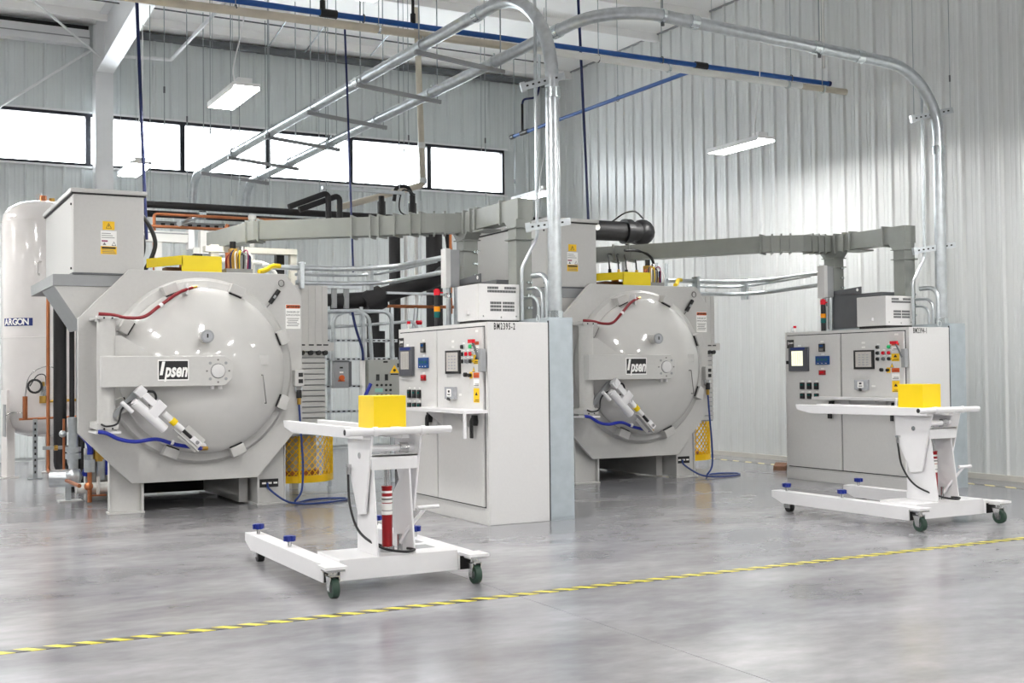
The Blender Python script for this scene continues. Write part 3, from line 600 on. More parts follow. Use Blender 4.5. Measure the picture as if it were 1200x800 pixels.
# ================================================================ CONTROL CABINETS
def control_cabinet(X, Y, number, label, lit):
    t = empty('control_cabinet', (X, Y, 0)); tag(t, label, 'cabinet')
    MB().box(0, .651, 0, 2.13, .0, 1.912, 'cabside').build('body', t, bevel=.006)
    MB().box(-.012, 0.0, .0, 2.13, .0, 1.912, 'cab').build('front_frame', t)
    MB().box(-.016, -.012, .0, 2.13, .008, .125, 'cab').build('plinth', t)
    for (u0, u1, nm) in ((.06, 1.075, 'near'), (1.10, 2.075, 'far')):
        d = MB().box(-.036, -.012, u0, u1, .17, 1.865, 'cab').build('door', t, bevel=.004)
        MB().box(-.014, -.0119, u0 - .012, u1 + .012, .158, 1.877, 'dark').build('door_seal', d)
        uh = u0 + .14
        MB().box(-.075, -.036, uh - .035, uh + .035, .93, 1.03, 'black').cyl((-.085, uh, .97), (-.036, uh, .97), .04, 'black', 12).box(-.088, -.066, uh + (.0 if nm == 'near' else -.02), uh + .045, .81, .98, 'black').build('handle', d, bevel=.006)
    f = -.0365
    def plate(name, u, z, du, dz, th, m, par): return MB().box(f - th, f, u - du, u + du, z - dz, z + dz, m).build(name, par, bevel=.003 if th > .008 else 0)
    # far door instruments
    p = plate('name_plate', 2.0, 1.76, .065, .055, .003, 'ink', t); text('lettering', 'Ipsen', .05, (f - .0035, 2.0, 1.775), '-x', 'sticker', t, .001, .2); text('lettering', 'CONTROL', .024, (f - .0035, 2.0, 1.735), '-x', 'greyink', t)
    r = plate('chart_recorder', 1.83, 1.56, .18, .155, .03, 'bezel', t)
    MB().box(f - .033, f - .03, 1.70, 1.97, 1.68, 1.712, 'navyprint').build('top_strip', r); MB().box(f - .032, f - .03, 1.74, 1.95, 1.475, 1.665, 'lcd' if lit else 'screen').build('screen', r)
    b = MB()
    for i in range(5): b.box(f - .033, f - .032, 1.765 + .035 * i, 1.769 + .035 * i, 1.49, 1.65, 'greyink' if i % 2 else ('mesh' if lit else 'greyink'))
    b.build('chart_lines', r)
    plate('selector_knob', 2.04, 1.52, .02, .022, .03, 'black', t)
    p = plate('digital_timer', 1.41, 1.70, .05, .05, .02, 'black', t); MB().box(f - .022, f - .02, 1.38, 1.44, 1.71, 1.735, 'bluelcd').box(f - .022, f - .02, 1.375, 1.445, 1.66, 1.69, 'greyink').build('timer_face', p)
    p = plate('vacuum_display', 1.40, 1.54, .12, .055, .02, 'bluelcd', t); b = MB()
    for i in range(3): b.box(f - .0215, f - .02, 1.31 + .07 * i, 1.35 + .07 * i, 1.535, 1.56, 'greenlens').box(f - .0215, f - .02, 1.315 + .07 * i, 1.345 + .07 * i, 1.50, 1.505, 'sticker')
    b.build('display_digits', p)
    p = plate('overtemperature_display', 1.41, 1.385, .055, .03, .018, 'red', t); MB().box(f - .0195, f - .018, 1.375, 1.445, 1.378, 1.396, 'redlens').build('display_digits', p)
    for zz, dz in ((1.215, .043), (1.085, .035)):
        for uu in (1.78, 1.65, 1.52):
            c = plate('loop_controller', uu, zz, .037, dz, .02, 'black', t); MB().box(f - .0215, f - .02, uu - .022, uu + .022, zz + .005, zz + .02, 'greenlens').build('readout', c)
            plate('tag_strip', uu, zz + dz + .018, .022, .009, .002, 'sticker', t)
    for uu, zz in ((1.41, 1.775), (1.40, 1.615), (1.41, 1.435), (1.83, 1.735), (.70, 1.69), (.70, 1.745), (.17, 1.83), (.545, 1.22)): plate('tag_strip', uu, zz, .028, .011, .002, 'sticker', t)
    # near door instruments
    p = plate('touch_screen', .685, 1.54, .165, .115, .02, 'black', t); MB().box(f - .022, f - .02, .555, .815, 1.45, 1.635, 'screen').build('screen', p); b = MB()
    for i in range(5):
        for j in range(3): b.box(f - .0225, f - .022, .60 + .065 * j, .64 + .065 * j, 1.47 + .03 * i, 1.484 + .03 * i, 'clear')
    b.build('screen_tiles', p)
    p = plate('meter_window', .72, 1.235, .105, .06, .04, 'clear', t); MB().box(f - .042, f - .04, .67, .77, 1.20, 1.275, 'sticker').box(f - .043, f - .042, .69, .75, 1.215, 1.225, 'ink').box(f - .043, f - .042, .70, .74, 1.24, 1.262, 'ink').cyl((f - .04, .72, 1.185), (f - .05, .72, 1.165), .02, 'black', 8).build('meter_face', p)
    cols = [['black', None, 'greenbtn'], ['black', 'redlens', 'redlens'], ['black', 'dkgrey', 'black']]
    for i in range(3):
        for j in range(3):
            if cols[i][j]:
                uu, zz = .455 - .09 * j, 1.685 - .07 * i
                MB().cyl((f, uu, zz), (f - .018, uu, zz), .026, 'chrome', 12).cyl((f - .018, uu, zz), (f - .034, uu, zz), .02, cols[i][j], 12).build('push_button', t); plate('tag_strip', uu, zz + .036, .02, .006, .0015, 'sticker', t)
    plate('key_plate', .30, 1.41, .03, .032, .003, 'ysticker', t); MB().cyl((f, .30, 1.41), (f - .035, .30, 1.41), .018, 'black', 10).build('key_switch', t); MB().cyl((f, .40, 1.415), (f - .03, .40, 1.415), .022, 'black', 10).build('key_switch', t)
    sx = .19
    for (z0, z1, m, n) in ((1.70, 1.73, 'orange', 'sticker_orange'), (1.635, 1.69, 'sticker', 'sticker_white'), (1.515, 1.605, 'ysticker', 'sticker_yellow'), (1.385, 1.435, 'orange', 'sticker_orange'), (1.30, 1.37, 'sticker', 'sticker_white'), (1.15, 1.285, 'ysticker', 'sticker_yellow')):
        p = MB().box(f - .0015, f, sx - .06, sx + .06, z0, z1, m).build(n, t); b = MB()
        if z1 - z0 > .08: b.prism([(sx - .03, (z0 + z1) / 2), (sx + .03, (z0 + z1) / 2), (sx, (z0 + z1) / 2 + .035)], f - .002, f - .0015, 'x', 'ink')
        for q in range(2): b.box(f - .002, f - .0015, sx - .05, sx + .05 - .02 * q, z0 + .008 + .014 * q, z0 + .014 + .014 * q, 'ink' if m != 'orange' else 'red')
        b.build('print', p)
    b = MB(); warn_triangle(b, f, .245, 1.465, .03, '-x'); b.prism([(.222, 1.446), (.268, 1.446), (.245, 1.487)], f - .0013, f - .002, 'x', 'ysticker'); b.build('warning_triangle', t)
    d = MB().box(f - .05, f + .01, .0, .06, 1.44, 1.66, 'midgrey').build('disconnect_switch', t, bevel=.006)
    MB().cyl((f - .05, .04, 1.56), (f - .075, .12, 1.735), .012, 'dkgrey', 8).box(f - .09, f - .06, .09, .19, 1.715, 1.75, 'redlens').build('switch_lever', d)
    # shelf
    s = MB().box(-.285, f, -.04, 1.35, 1.055, 1.085, 'white').build('shelf', t)
    MB().box(-.285, -.262, -.045, -.02, .825, 1.056, 'white').build('drop_leaf', s)
    for uu in (.35, .95): MB().prism([(f, 1.055), (-.22, 1.055), (f, .90)], uu, uu + .012, 'y', 'cabside').build('shelf_bracket', s)
    # number, eye bolts
    text('lettering', number, .088, (.17, -.0012, 1.867), '-y', 'ink', t, .0016, 0, .5, space=1.3)
    for (xx, yy) in ((.06, 2.05), (.58, .08)): MB().tube([(xx, yy + .028 * math.cos(q * .524), 1.955 + .032 * math.sin(q * .524)) for q in range(13)], .007, 'galv', 6, False).cyl((xx, yy, 1.91), (xx, yy, 1.93), .012, 'galv', 6).build('lifting_eye', t)
    MB().cyl((.06, 2.02, 1.912), (.06, 2.02, 1.97), .012, 'pvc', 6).cyl((.06, 2.02, 1.97), (.06, 2.02, 2.0), .02, 'redlens', 8).build('indicator', t)
    # side wireway
    w = MB().box(.652, .925, .0, 2.05, .0, 1.962, 'galvpanel').box(.658, .918, -.004, 0, .03, 1.94, 'galvpanel').build('side_wireway', t, bevel=.004)
    MB().box(.645, .656, -.002, .01, 0.0, 1.93, 'dark').build('joint_strip', w)
    MB().box(.0, .925, .02, 2.04, -.0005, .006, 'dark').build('floor_gasket', t)
    return t
C1X, C1Y, C2X, C2Y = 5.104, 9.935, 10.64, 9.98
control_cabinet(C1X, C1Y, 'BM2395-2', 'wide light grey control cabinet in the middle, with BM2395-2 on its white side', False)
control_cabinet(C2X, C2Y, 'BM2394-1', 'wide grey control cabinet at right, behind the right lift cart', True)

def air_conditioner(X, Y, label):
    t = empty('cabinet_air_conditioner', (X, Y, 1.912)); tag(t, label, 'air conditioner')
    MB().box(0, .46, 0, .48, .04, .40, 'cabside').build('case', t, bevel=.006)
    MB().box(.02, .46, .02, .46, 0, .04, 'ink').build('base_rail', t)
    v = MB().box(.0, .0, 0, 0, 0, 0, 'ink') if False else MB()
    for (x0, x1, z0) in ((.10, .22, .35), (.29, .42, .35), (.10, .42, .315), (.13, .255, .20), (.27, .40, .20), (.13, .255, .165), (.27, .40, .165), (.13, .255, .13), (.27, .40, .13)):
        v.box(x0, x1, -.0015, 0, z0, z0 + .024, 'ink')
        k = x0 + .006
        while k < x1 - .004: v.box(k, k + .005, -.003, -.0015, z0, z0 + .024, 'midgrey'); k += .014
    v.build('vent_grille', t)
    b = MB()
    for xx, zz in ((.05, .08), (.25, .07), (.42, .08)): b.cyl((xx, 0, zz), (xx, -.006, zz), .008, 'steel', 8)
    b.build('screws', t)
    MB().box(-.03, 0, .2, .26, .10, .14, 'cabside').build('side_clip', t)
    return t
air_conditioner(C1X + .16, C1Y + .52, 'white vented air conditioner box on top of the middle control cabinet')
air_conditioner(C2X + .16, C2Y + .52, 'grey vented air conditioner box on top of the right control cabinet')

def bus_enclosure(X, Y, label):
    t = empty('bus_enclosure', (X, Y, 1.962)); tag(t, label, 'enclosure')
    MB().box(.0, .34, .0, .98, .0, .44, 'dkgrey').build('case', t, bevel=.005)
    MB().prism([(.35, .44), (.98, .44), (.98, .49), (.35, .53)], -.01, .005, 'x', 'dkgrey').cyl((-.0105, .41, .49), (-.013, .41, .49), .02, 'sticker', 10).build('lifting_flange', t)
    return t
bus_enclosure(C1X + .63, C1Y + 1.04, 'dark grey bus bar enclosure behind the air conditioner on the middle cabinet')
bus_enclosure(C2X + .63, C2Y + 1.04, 'dark grey bus bar enclosure behind the air conditioner on the right cabinet')

def stack_light(X, Y, label):
    t = empty('stack_light', (X, Y, 1.912)); tag(t, label, 'signal light'); z = 0
    for (h, m, n, r) in ((.115, 'black', 'base', .031), (.065, 'greenlens', 'green_lens', .034), (.055, 'amber', 'amber_lens', .035), (.12, 'black', 'buzzer', .032), (.06, 'redlens', 'red_lens', .035)):
        b = MB().cyl((0, 0, z), (0, 0, z + h), r, m, 18); z += h
        b.build(n, t)
    MB().cyl((0, 0, z), (0, 0, z + .012), .022, 'redlens', 14).cyl((.03, 0, z - .03), (.07, 0, z - .03), .008, 'redlens', 6).build('cap', t)
stack_light(C1X + .25, C1Y + 1.69, 'slim stack light with red top on the middle control cabinet')
stack_light(C2X + .25, C2Y + 1.69, 'slim stack light with red top on the right control cabinet')

# ================================================================ LIFT CARTS
def cart(X, Y, label):
    t = empty('lift_cart', (X, Y, 0)); tag(t, label, 'cart')
    for s, nm in ((-1, 'left'), (1, 'right')):
        xc = s * .49
        MB().prism([(-.15, .205), (-.15, .085), (1.52, .085), (1.68, .14), (1.68, .205)], xc - .062, xc + .062, 'x', 'white').build('rail', t, bevel=.004)
        MB().box(xc - .055, xc + .055, -.152, -.149, .088, .18, 'ink').build('rail_end_shade', t)  # black sheet stands in for the shaded hollow of the rail end
        b = MB()
        for yy in (.74, 1.52):
            k = MB().cyl((xc, yy, .205), (xc, yy, .245), .014, 'steel', 8).build('knob_stem', t)
            kb = MB(); kb.cyl((xc, yy, .245), (xc, yy, .285), .032, 'knob', 12)
            for q in range(6): a = q * math.pi / 3; kb.cyl((xc + .032 * math.cos(a), yy + .032 * math.sin(a), .247), (xc + .032 * math.cos(a), yy + .032 * math.sin(a), .283), .014, 'knob', 8)
            kb.build('knob', k)
        # near caster, hung under a bent bracket at the rail end
        xo = xc + s * .02
        c = MB().box(xo - .06, xo + .06, -.29, -.16, .172, .19, 'steel').box(xo - .082, xo + .07, -.31, -.15, .19, .208, 'white').build('caster', t)
        MB().cyl((xo, -.22, .165), (xo, -.22, .140), .03, 'steel', 12).prism([(-.26, .145), (-.18, .145), (-.215, .045), (-.255, .045)], xo - .036, xo - .028, 'x', 'steel').prism([(-.26, .145), (-.18, .145), (-.215, .045), (-.255, .045)], xo + .028, xo + .036, 'x', 'steel').box(xo - .036, xo + .036, -.26, -.18, .137, .147, 'steel').build('fork', c)
        MB().cyl((xo - .022, -.235, .062), (xo + .022, -.235, .062), .062, 'rubber', 22).cyl((xo - .026, -.235, .062), (xo + .026, -.235, .062), .03, 'dkgrey', 14).build('wheel', c)
        w = MB().cyl((xc - .025, 1.48, .045), (xc + .025, 1.48, .045), .045, 'black', 16).box(xc - .04, xc - .03, 1.44, 1.52, .04, .10, 'steel').box(xc + .03, xc + .04, 1.44, 1.52, .04, .10, 'steel').build('front_wheel', t)
    MB().box(-.428, .428, -.13, .32, .083, .222, 'white').build('cross_beam', t, bevel=.004)
    MB().box(.10, .34, .06, .22, .222, .2235, 'midgrey').build('deck_recess', t)
    # lower mast plates (leaning A-plates)
    for xx in (-.165, .10):
        MB().prism([(-.13, .222), (.24, .222), (.235, .60), (.02, .80), (-.05, .80)], xx, xx + .014, 'x', 'white').build('lower_mast_plate', t, bevel=.003)
    # upper carriage plates
    for xx in (-.19, .165):
        MB().prism([(-.10, 1.02), (-.045, .80), (.03, .49), (.16, .47), (.335, .79), (.35, 1.0), (.34, 1.02)], xx, xx + .016, 'x', 'white').build('carriage_plate', t, bevel=.003)
        MB().cyl((xx - .006, .12, .88), (xx + .024, .12, .88), .022, 'steel', 10).build('pivot_bolt', t)
    MB().box(-.174, .165, -.06, -.045, .79, .89, 'white').box(-.174, .165, -.06, .02, .875, .89, 'white').build('cross_plate', t, bevel=.003)
    MB().cyl((-.174, .02, .93), (.165, .02, .93), .022, 'white', 14).cyl((.06, .02, .93), (.12, .02, .93), .036, 'steel', 14).build('pivot_shaft', t)
    MB().box(-.205, .20, -.02, .42, 1.043, 1.06, 'white').build('carriage_top', t)
    for xx in (-.25, .03):
        MB().prism([(-.10, 1.072), (-.10, 1.0), (1.42, .985), (1.62, 1.02), (1.64, 1.072)], xx, xx + .055, 'x', 'white').build('fork_arm', t, bevel=.004)
    h = MB().cyl((-.385, -.12, 1.052), (.385, -.12, 1.052), .026, 'white', 18).build('handle_bar', t)
    MB().cyl((-.387, -.12, 1.052), (-.384, -.12, 1.052), .02, 'ink', 14).build('tube_end', h)
    for xx in (-.17, .175): MB().cyl((xx - .016, -.12, 1.052), (xx + .016, -.12, 1.052), .032, 'white', 16).build('weld_collar', h)
    # hydraulic jack
    j = MB().cyl((-.02, .05, .26), (-.02, .05, .66), .036, 'red', 20).cyl((-.02, .05, .66), (-.02, .05, .67), .039, 'red', 20).build('hydraulic_jack', t)
    MB().cyl((-.02, .05, .475), (-.02, .05, .60), .0366, 'sticker', 20, cap=False).cyl((-.02, .05, .622), (-.02, .05, .638), .0366, 'sticker', 20, cap=False).build('jack_label', j)
    MB().cyl((-.02, .05, .552), (-.02, .05, .558), .0369, 'red', 20, cap=False).cyl((-.02, .05, .50), (-.02, .05, .506), .0369, 'greyink', 20, cap=False).cyl((-.02, .05, .575), (-.02, .05, .588), .0369, 'greyink', 20, cap=False).build('label_print', j)
    MB().cyl((-.02, .05, .66), (-.02, .05, .90), .016, 'steel', 12).build('piston_rod', j); MB().cyl((-.02, .05, .222), (-.02, .05, .26), .05, 'steel', 14).build('jack_foot', j)
    p = MB().tube([(.06, .02, .27), (.08, -.04, .36), (.20, -.10, .52)], .013, 'white', 8).build('pump_pedal', t); MB().cyl((.14, -.10, .525), (.30, -.10, .525), .014, 'white', 10).build('pedal_bar', p); MB().cyl((.06, .02, .222), (.06, .02, .34), .018, 'steel', 10).build('release_valve', p)
    MB().tube(spline([(-.205, .30, .76), (-.21, .29, .70), (-.215, .24, .52), (-.20, .10, .36), (-.12, -.10, .275), (.02, -.16, .245), (.10, -.14, .25), (.08, -.06, .25)], 8), .009, 'black', 8).build('control_cable', t)
    MB().cyl((-.205, .30, .74), (-.205, .30, .80), .016, 'steel', 8).box(-.215, -.19, .28, .32, .79, .81, 'steel').build('cable_fitting', t)
    return t
CA = (3.13, 7.55); CB = (8.64, 7.78)
cart(CA[0], CA[1], 'white fork lift cart nearest the viewer, in front of the left furnace')
cart(CB[0], CB[1], 'white fork lift cart at right, in front of the right control cabinet')
for (c, l) in ((CA, 'yellow block standing on the nearer lift cart at left'), (CB, 'yellow block standing on the right lift cart')):
    b = MB().box(-.09, .15, .10, .40, 0, .225, 'yellow').build('yellow_block', loc=(c[0], c[1], 1.0605), bevel=.004)
    tag(b, l, 'block')

# ================================================================ BUS DUCTS
def rect_sweep(b, path, w, z0, z1, m):
    P = [Vector((p[0], p[1])) for p in path]; n = len(P); L = []; R = []
    for i in range(n):
        d0 = (P[i] - P[i - 1]).normalized() if i else (P[1] - P[0]).normalized(); d1 = (P[i + 1] - P[i]).normalized() if i < n - 1 else d0
        nn = Vector((-d0.y - d1.y, d0.x + d1.x)).normalized(); k = w / 2 / max(.3, nn.dot(Vector((-d0.y, d0.x))))
        L.append(P[i] + nn * k); R.append(P[i] - nn * k)
    vs = []
    for i in range(n): vs += [(R[i].x, R[i].y, z0), (L[i].x, L[i].y, z0), (L[i].x, L[i].y, z1), (R[i].x, R[i].y, z1)]
    fs = []
    for i in range(n - 1):
        for k in range(4): fs.append((4 * i + k, 4 * i + (k + 1) % 4, 4 * i + 4 + (k + 1) % 4, 4 * i + 4 + k))
    fs = [tuple(reversed(f)) for f in fs] + [(0, 1, 2, 3)[::1], tuple(4 * (n - 1) + k for k in (3, 2, 1, 0))]
    return b.add(vs, fs, m)
Z0, Z1 = 3.0, 3.215
def bus_duct(path, A, B, ribs, label):
    t = empty('bus_duct', (0, 0, 0)); tag(t, label, 'duct'); w = .18; h = .09
    rect_sweep(MB(), path, w, Z0, Z1, 'duct').build('horizontal_run', t)
    MB().box(A[0] - h, A[0] + h, B[1] - h, A[1] + h, Z0, Z1, 'duct').build('tee_run', t)
    for (c, zz) in ((A, 2.40), (B, 1.97)):
        MB().box(c[0] - h, c[0] + h, c[1] - h, c[1] + h, zz, Z0, 'duct').build('riser', t, bevel=.003)
        for z in (Z0 - .09, Z0 - .21): MB().box(c[0] - h - .025, c[0] + h + .025, c[1] - h - .025, c[1] + h + .025, z, z + .012, 'duct').build('riser_flange', t)
        b = MB()
        for q in range(3):
            z = zz + .12 + q * .13
            b.cyl((c[0] + h - .02, c[1] - h, z), (c[0] + h - .02, c[1] - h - .03, z), .014, 'chrome', 6)
            b.cyl((c[0] + h - .055, c[1] - h, z), (c[0] + h - .055, c[1] - h - .03, z), .012, 'chrome', 6)
        b.build('bolts', t)
        g = .09
        MB().prism([(c[1] - h - g, Z0), (c[1] + h + g, Z0), (c[1] + h, Z0 - g), (c[1] - h, Z0 - g)] if c is A else [(c[1] - h + .004, Z0), (c[1] + h + g, Z0), (c[1] + h, Z0 - g), (c[1] - h + .004, Z0 - g)], c[0] - h + .001, c[0] + h - .001, 'x', 'duct').build('tee_gusset', t)
    for (x, y, ang) in ribs:
        T = Matrix.Translation((x, y, 0)) @ Matrix.Rotation(ang, 4, 'Z')
        MB().box(-.011, .011, -.112, .112, Z0 - .024, Z1 + .024, 'duct', T).build('rib_flange', t)
    for yy in (A[1] + .06, A[1] - .12, A[1] - .28, A[1] - .40, B[1] + .28):
        MB().box(A[0] - .112, A[0] + .112, yy - .01, yy + .01, Z0 - .024, Z1 + .024, 'duct').build('rib_flange', t)
    MB().box(A[0] - .11, A[0] + .11, A[1] - .62, A[1] - .36, Z0 - .035, Z0 - .015, 'duct').build('hanger_plate', t)
    return t
def along(path, ts):
    P = [Vector(p) for p in path]; L = [0]
    for a, b in zip(P[:-1], P[1:]): L.append(L[-1] + (b - a).length)
    out = []
    for s in ts:
        s = L[-1] - s
        for i in range(len(P) - 1):
            if L[i] <= s <= L[i + 1]:
                q = P[i].lerp(P[i + 1], (s - L[i]) / (L[i + 1] - L[i])); d = P[i + 1] - P[i]; out.append((q.x, q.y, math.atan2(d.y, d.x)))
    return out
p1 = [(3.78, 14.9), (3.97, 13.55), (5.08, 12.66), (5.50, 12.18), (5.88, 12.02)]
bus_duct(p1, (5.90, 11.99), (5.88, 10.72), along(p1, (.22, .34, .46, .58, .78, .98, 1.10, 1.32, 2.45, 2.62)), 'grey green bus duct from the left furnace to the middle control cabinet')
p2 = [(9.00, 15.0), (9.28, 14.5), (10.56, 12.42), (10.95, 12.13), (11.42, 12.07)]
bus_duct(p2, (11.44, 12.04), (11.42, 10.78), along(p2, (.16, .26, .36, .62, .74, .86, .98, 2.9, 3.15)), 'grey green bus duct from the right furnace to the right control cabinet')

# ================================================================ LARGE CONDUITS
def collar(b, p, d, r, m='chrome', h=.05):
    p, d = Vector(p), Vector(d).normalized(); b.cyl(p - d * h, p + d * h, r, m, 20)
def big_conduit(pts, bend, r, label, collars):
    t = empty('overhead_conduit', (0, 0, 0)); tag(t, label, 'conduit')
    path = fillet(pts, bend, 14); MB().tube(path, r, 'galv', 20).build('conduit_pipe', t)
    for (p, d) in collars:
        b = MB(); collar(b, p, d, r + .010); b.build('coupling', t)
    return t
K1A, K1B = Vector((5.98, 10.21, 5.43)), Vector((4.90, 20.6, 4.88))
K2A, K2B = Vector((6.90, 10.52, 5.32)), Vector((5.83, 20.6, 4.80))
u1 = (K1B - K1A).normalized(); u2 = (K2B - K2A).normalized()
big_conduit([(5.985, 10.19, 1.965), K1A, K1B, K1B + Vector((-.02, .25, -1.25))], [1.0, .35], .068, 'thick galvanised conduit rising from the middle cabinet and bending away overhead',
            [((5.985, 10.19, 4.22), (0, 0, 1)), (K1A + u1 * 1.35, u1), (K1A + u1 * 4.2, u1), ((5.985, 10.19, 1.99), (0, 0, 1))])
big_conduit([(11.53, 10.30, 1.965), (11.53, 10.30, 5.06), K2A, K2B, K2B + Vector((-.02, .25, -1.25))], [.85, .8, .35], .068, 'thick galvanised conduit rising from the right cabinet and crossing to the left overhead',
            [((11.53, 10.30, 4.10), (0, 0, 1)), ((10.30, 10.36, 5.129), (-4.63, .22, .26)), ((9.65, 10.39, 5.166), (-4.63, .22, .26)), ((7.95, 10.47, 5.261), (-4.63, .22, .26)), (K2A + u2 * .95, u2), ((11.53, 10.30, 1.99), (0, 0, 1))])
order = ['nearest the viewer', 'second from the viewer', 'third from the viewer', 'fourth from the viewer', 'fifth from the viewer', 'farthest from the viewer']
for i, yy in enumerate((12.75, 14.25, 15.75, 17.25, 18.75, 20.0)):
    a = K1A + u1 * ((yy - K1A.y) / u1.y); b_ = K2A + u2 * ((yy - K2A.y) / u2.y)
    t = empty('trapeze_hanger', (0, 0, 0)); tag(t, 'steel trapeze strut under the twin overhead conduits, ' + order[i], 'hanger', 'trapeze struts under the conduits')
    d = (b_ - a).normalized(); p0, p1 = a - d * .10 - Vector((0, 0, .09)), b_ + d * .14 - Vector((0, 0, .09))
    T = Matrix.Translation((p0 + p1) / 2) @ d.to_track_quat('X', 'Z').to_matrix().to_4x4(); h = (p1 - p0).length / 2
    MB().box(-h, h, -.022, .022, -.03, .02, 'midgrey', T).build('strut_channel', t)
    r = MB()
    for p in (p0 + d * .05, p1 - d * .05): r.cyl(p - Vector((0, 0, .04)), (p.x, p.y, 7.6), .008, 'rodm', 6).cyl(p - Vector((0, 0, .035)), p - Vector((0, 0, .02)), .018, 'chrome', 6)
    r.build('threaded_rod', t)
    for (p, u) in ((a, u1), (b_, u2)):
        c = MB(); collar(c, p, u, .078, 'galv', .02); c.cyl(p + Vector((0, 0, .08)), p + Vector((0, 0, .11)), .012, 'chrome', 6); c.build('conduit_clamp', t)
# strut brackets beside the vertical conduits
def strut_bracket(p0, p1, label):
    p0, p1 = Vector(p0), Vector(p1); d = (p1 - p0).normalized(); T = Matrix.Translation((p0 + p1) / 2) @ d.to_track_quat('X', 'Z').to_matrix().to_4x4(); h = (p1 - p0).length / 2
    b = MB().box(-h, h, -.012, .012, -.035, .035, 'galv', T); k = -h + .05
    while k < h - .03: b.box(k - .012, k + .012, -.014, -.012, -.009, .009, 'ink', T).box(k - .012, k + .012, .012, .014, -.009, .009, 'ink', T); k += .06
    b.box(-h - .02, -h + .03, -.03, .03, -.045, .045, 'galv', T)
    tag(b.build('strut_bracket'), label, 'bracket')
strut_bracket((5.70, 10.30, 4.27), (6.07, 10.10, 4.38), 'slotted steel bracket on the middle conduit at the foot of its bend')
strut_bracket((5.74, 10.30, 2.87), (6.12, 10.10, 2.93), 'slotted steel bracket on the middle conduit beside the warning stickered cabinet')
strut_bracket((11.22, 10.42, 4.48), (11.70, 10.22, 4.60), 'slotted steel bracket near the top of the right vertical conduit')
strut_bracket((11.22, 10.42, 2.86), (11.70, 10.22, 2.94), 'slotted steel bracket halfway up the right vertical conduit')
for (x, y, j, lbl) in ((5.905, 10.40, 5.725, 'slim conduit beside the thick middle conduit, kinked above the cabinet'), (11.42, 10.45, 11.21, 'slim conduit beside the thick right conduit, kinked above the cabinet')):
    tag(MB().tube(fillet([(j, y, 1.95), (j, y, 2.48), (x, y, 2.80), (x, y, 7.7 if x < 8 else 5.0)], .15, 5), .017, 'galv', 10).build('slim_conduit'), lbl, 'conduit')
for (X, Y, lbl) in ((C1X, C1Y, 'three bent conduits on top of the middle cabinet beside the thick conduit'), (C2X, C2Y, 'three bent conduits on top of the right cabinet beside the thick conduit')):
    t = empty('bent_conduits', (X, Y, 1.962)); tag(t, lbl, 'conduits')
    for (dx, z, r, dy) in ((.83, .45, .028, .22), (.80, .32, .018, .27), (.78, .23, .015, .32)):
        MB().tube(fillet([(dx, .10 + dy, 0), (dx, .10 + dy, z), (dx - .02, .36 + dy, z)], .13, 6), r, 'galv', 12).build('conduit', t)

# conduit pairs from the furnaces to the junction boxes by the cabinets
for (FX, FY, BX, BY_, nm) in ((3.05, 12.77, C1X + .50, C1Y + 1.93, 'left'), (8.73, 12.82, C2X + .50, C2Y + 1.93, 'right')):
    t = empty('conduit_pair', (0, 0, 0)); tag(t, 'pair of parallel galvanised conduits leaving the top of the %s furnace' % nm, 'conduits')
    for (z, r, zz) in ((2.66, .03, 2.71), (2.49, .026, 2.55)):
        x0 = FX + (.85 if z > 2.6 else 1.25)
        MB().tube(fillet([(x0, FY + .45, z), (FX + 2.25, FY + .40, z), (BX - .02, BY_ + .05, zz)], 1.2, 8), r, 'galv', 14).build('conduit', t)
    MB().tube(fillet([(FX + 1.3, FY + .62, 2.60), (FX + 2.2, FY + .58, 2.60), (BX - .05, BY_ + .2, 2.68)], 1.0, 8), .018, 'galv', 10).build('conduit', t)
    for xx in (FX + 1.3, FX + 2.15): MB().box(xx - .02, xx + .02, FY + .35, FY + .47, 2.42, 2.72, 'galv').box(xx - .035, xx + .035, FY + .36, FY + .46, 2.70, 2.715, 'chrome').build('conduit_strap', t)
    j = empty('junction_box', (BX, BY_, 1.93)); tag(j, 'grey junction box on a vertical pipe behind the stack light of the %s cabinet' % ('middle' if nm == 'left' else 'right'), 'box')
    MB().box(-.05, .11, -.06, .06, .45, .86, 'midgrey').box(-.06, .0, -.065, .065, .44, .87, 'cabside').build('box', j, bevel=.004)
    MB().cyl((.0, 0, 0), (.0, 0, .45), .028, 'galv', 12).cyl((.09, -.02, 0), (.09, -.02, .45), .03, 'galv', 12).cyl((0, 0, .33), (0, 0, .38), .04, 'chrome', 12).build('pipe', j)

# ================================================================ OVERHEAD PIPES
def hung(t, pts, r=.005, top=7.6):
    b = MB()
    for p in pts: b.cyl((p[0], p[1], p[2] + .03), (p[0], p[1], top), r, 'rodm', 5); b.tube([(p[0], p[1] + .04 * math.cos(q * .785), p[2] + .05 * math.sin(q * .785)) for q in range(9)], .008, 'dkgrey', 5, False)
    b.build('hanger_rod', t)
t = empty('air_main_pipe'); tag(t, 'bright blue compressed air pipe running across below the ceiling', 'pipe')
MB().cyl((2.0, 12.95, 5.58), (12.25, 12.95, 5.58), .034, 'bluepipe', 14).cyl((12.25, 12.95, 5.58), (12.29, 12.95, 5.58), .04, 'navy', 14).build('pipe', t)
for xx in (4.62, 9.95): MB().cyl((xx - .10, 12.95, 5.58), (xx + .10, 12.95, 5.58), .05, 'black', 12).build('fitting', t)
for xx in (4.55, 5.68): MB().cyl((xx, 12.95, 5.60), (xx, 12.95, 5.72), .032, 'black', 10).cyl((xx, 12.95, 5.72), (xx, 12.95, 5.95), .018, 'black', 10).build('drop_valve', t)
hung(t, [(x, 12.95, 5.58) for x in (2.9, 5.05, 7.35, 9.3, 11.55)])
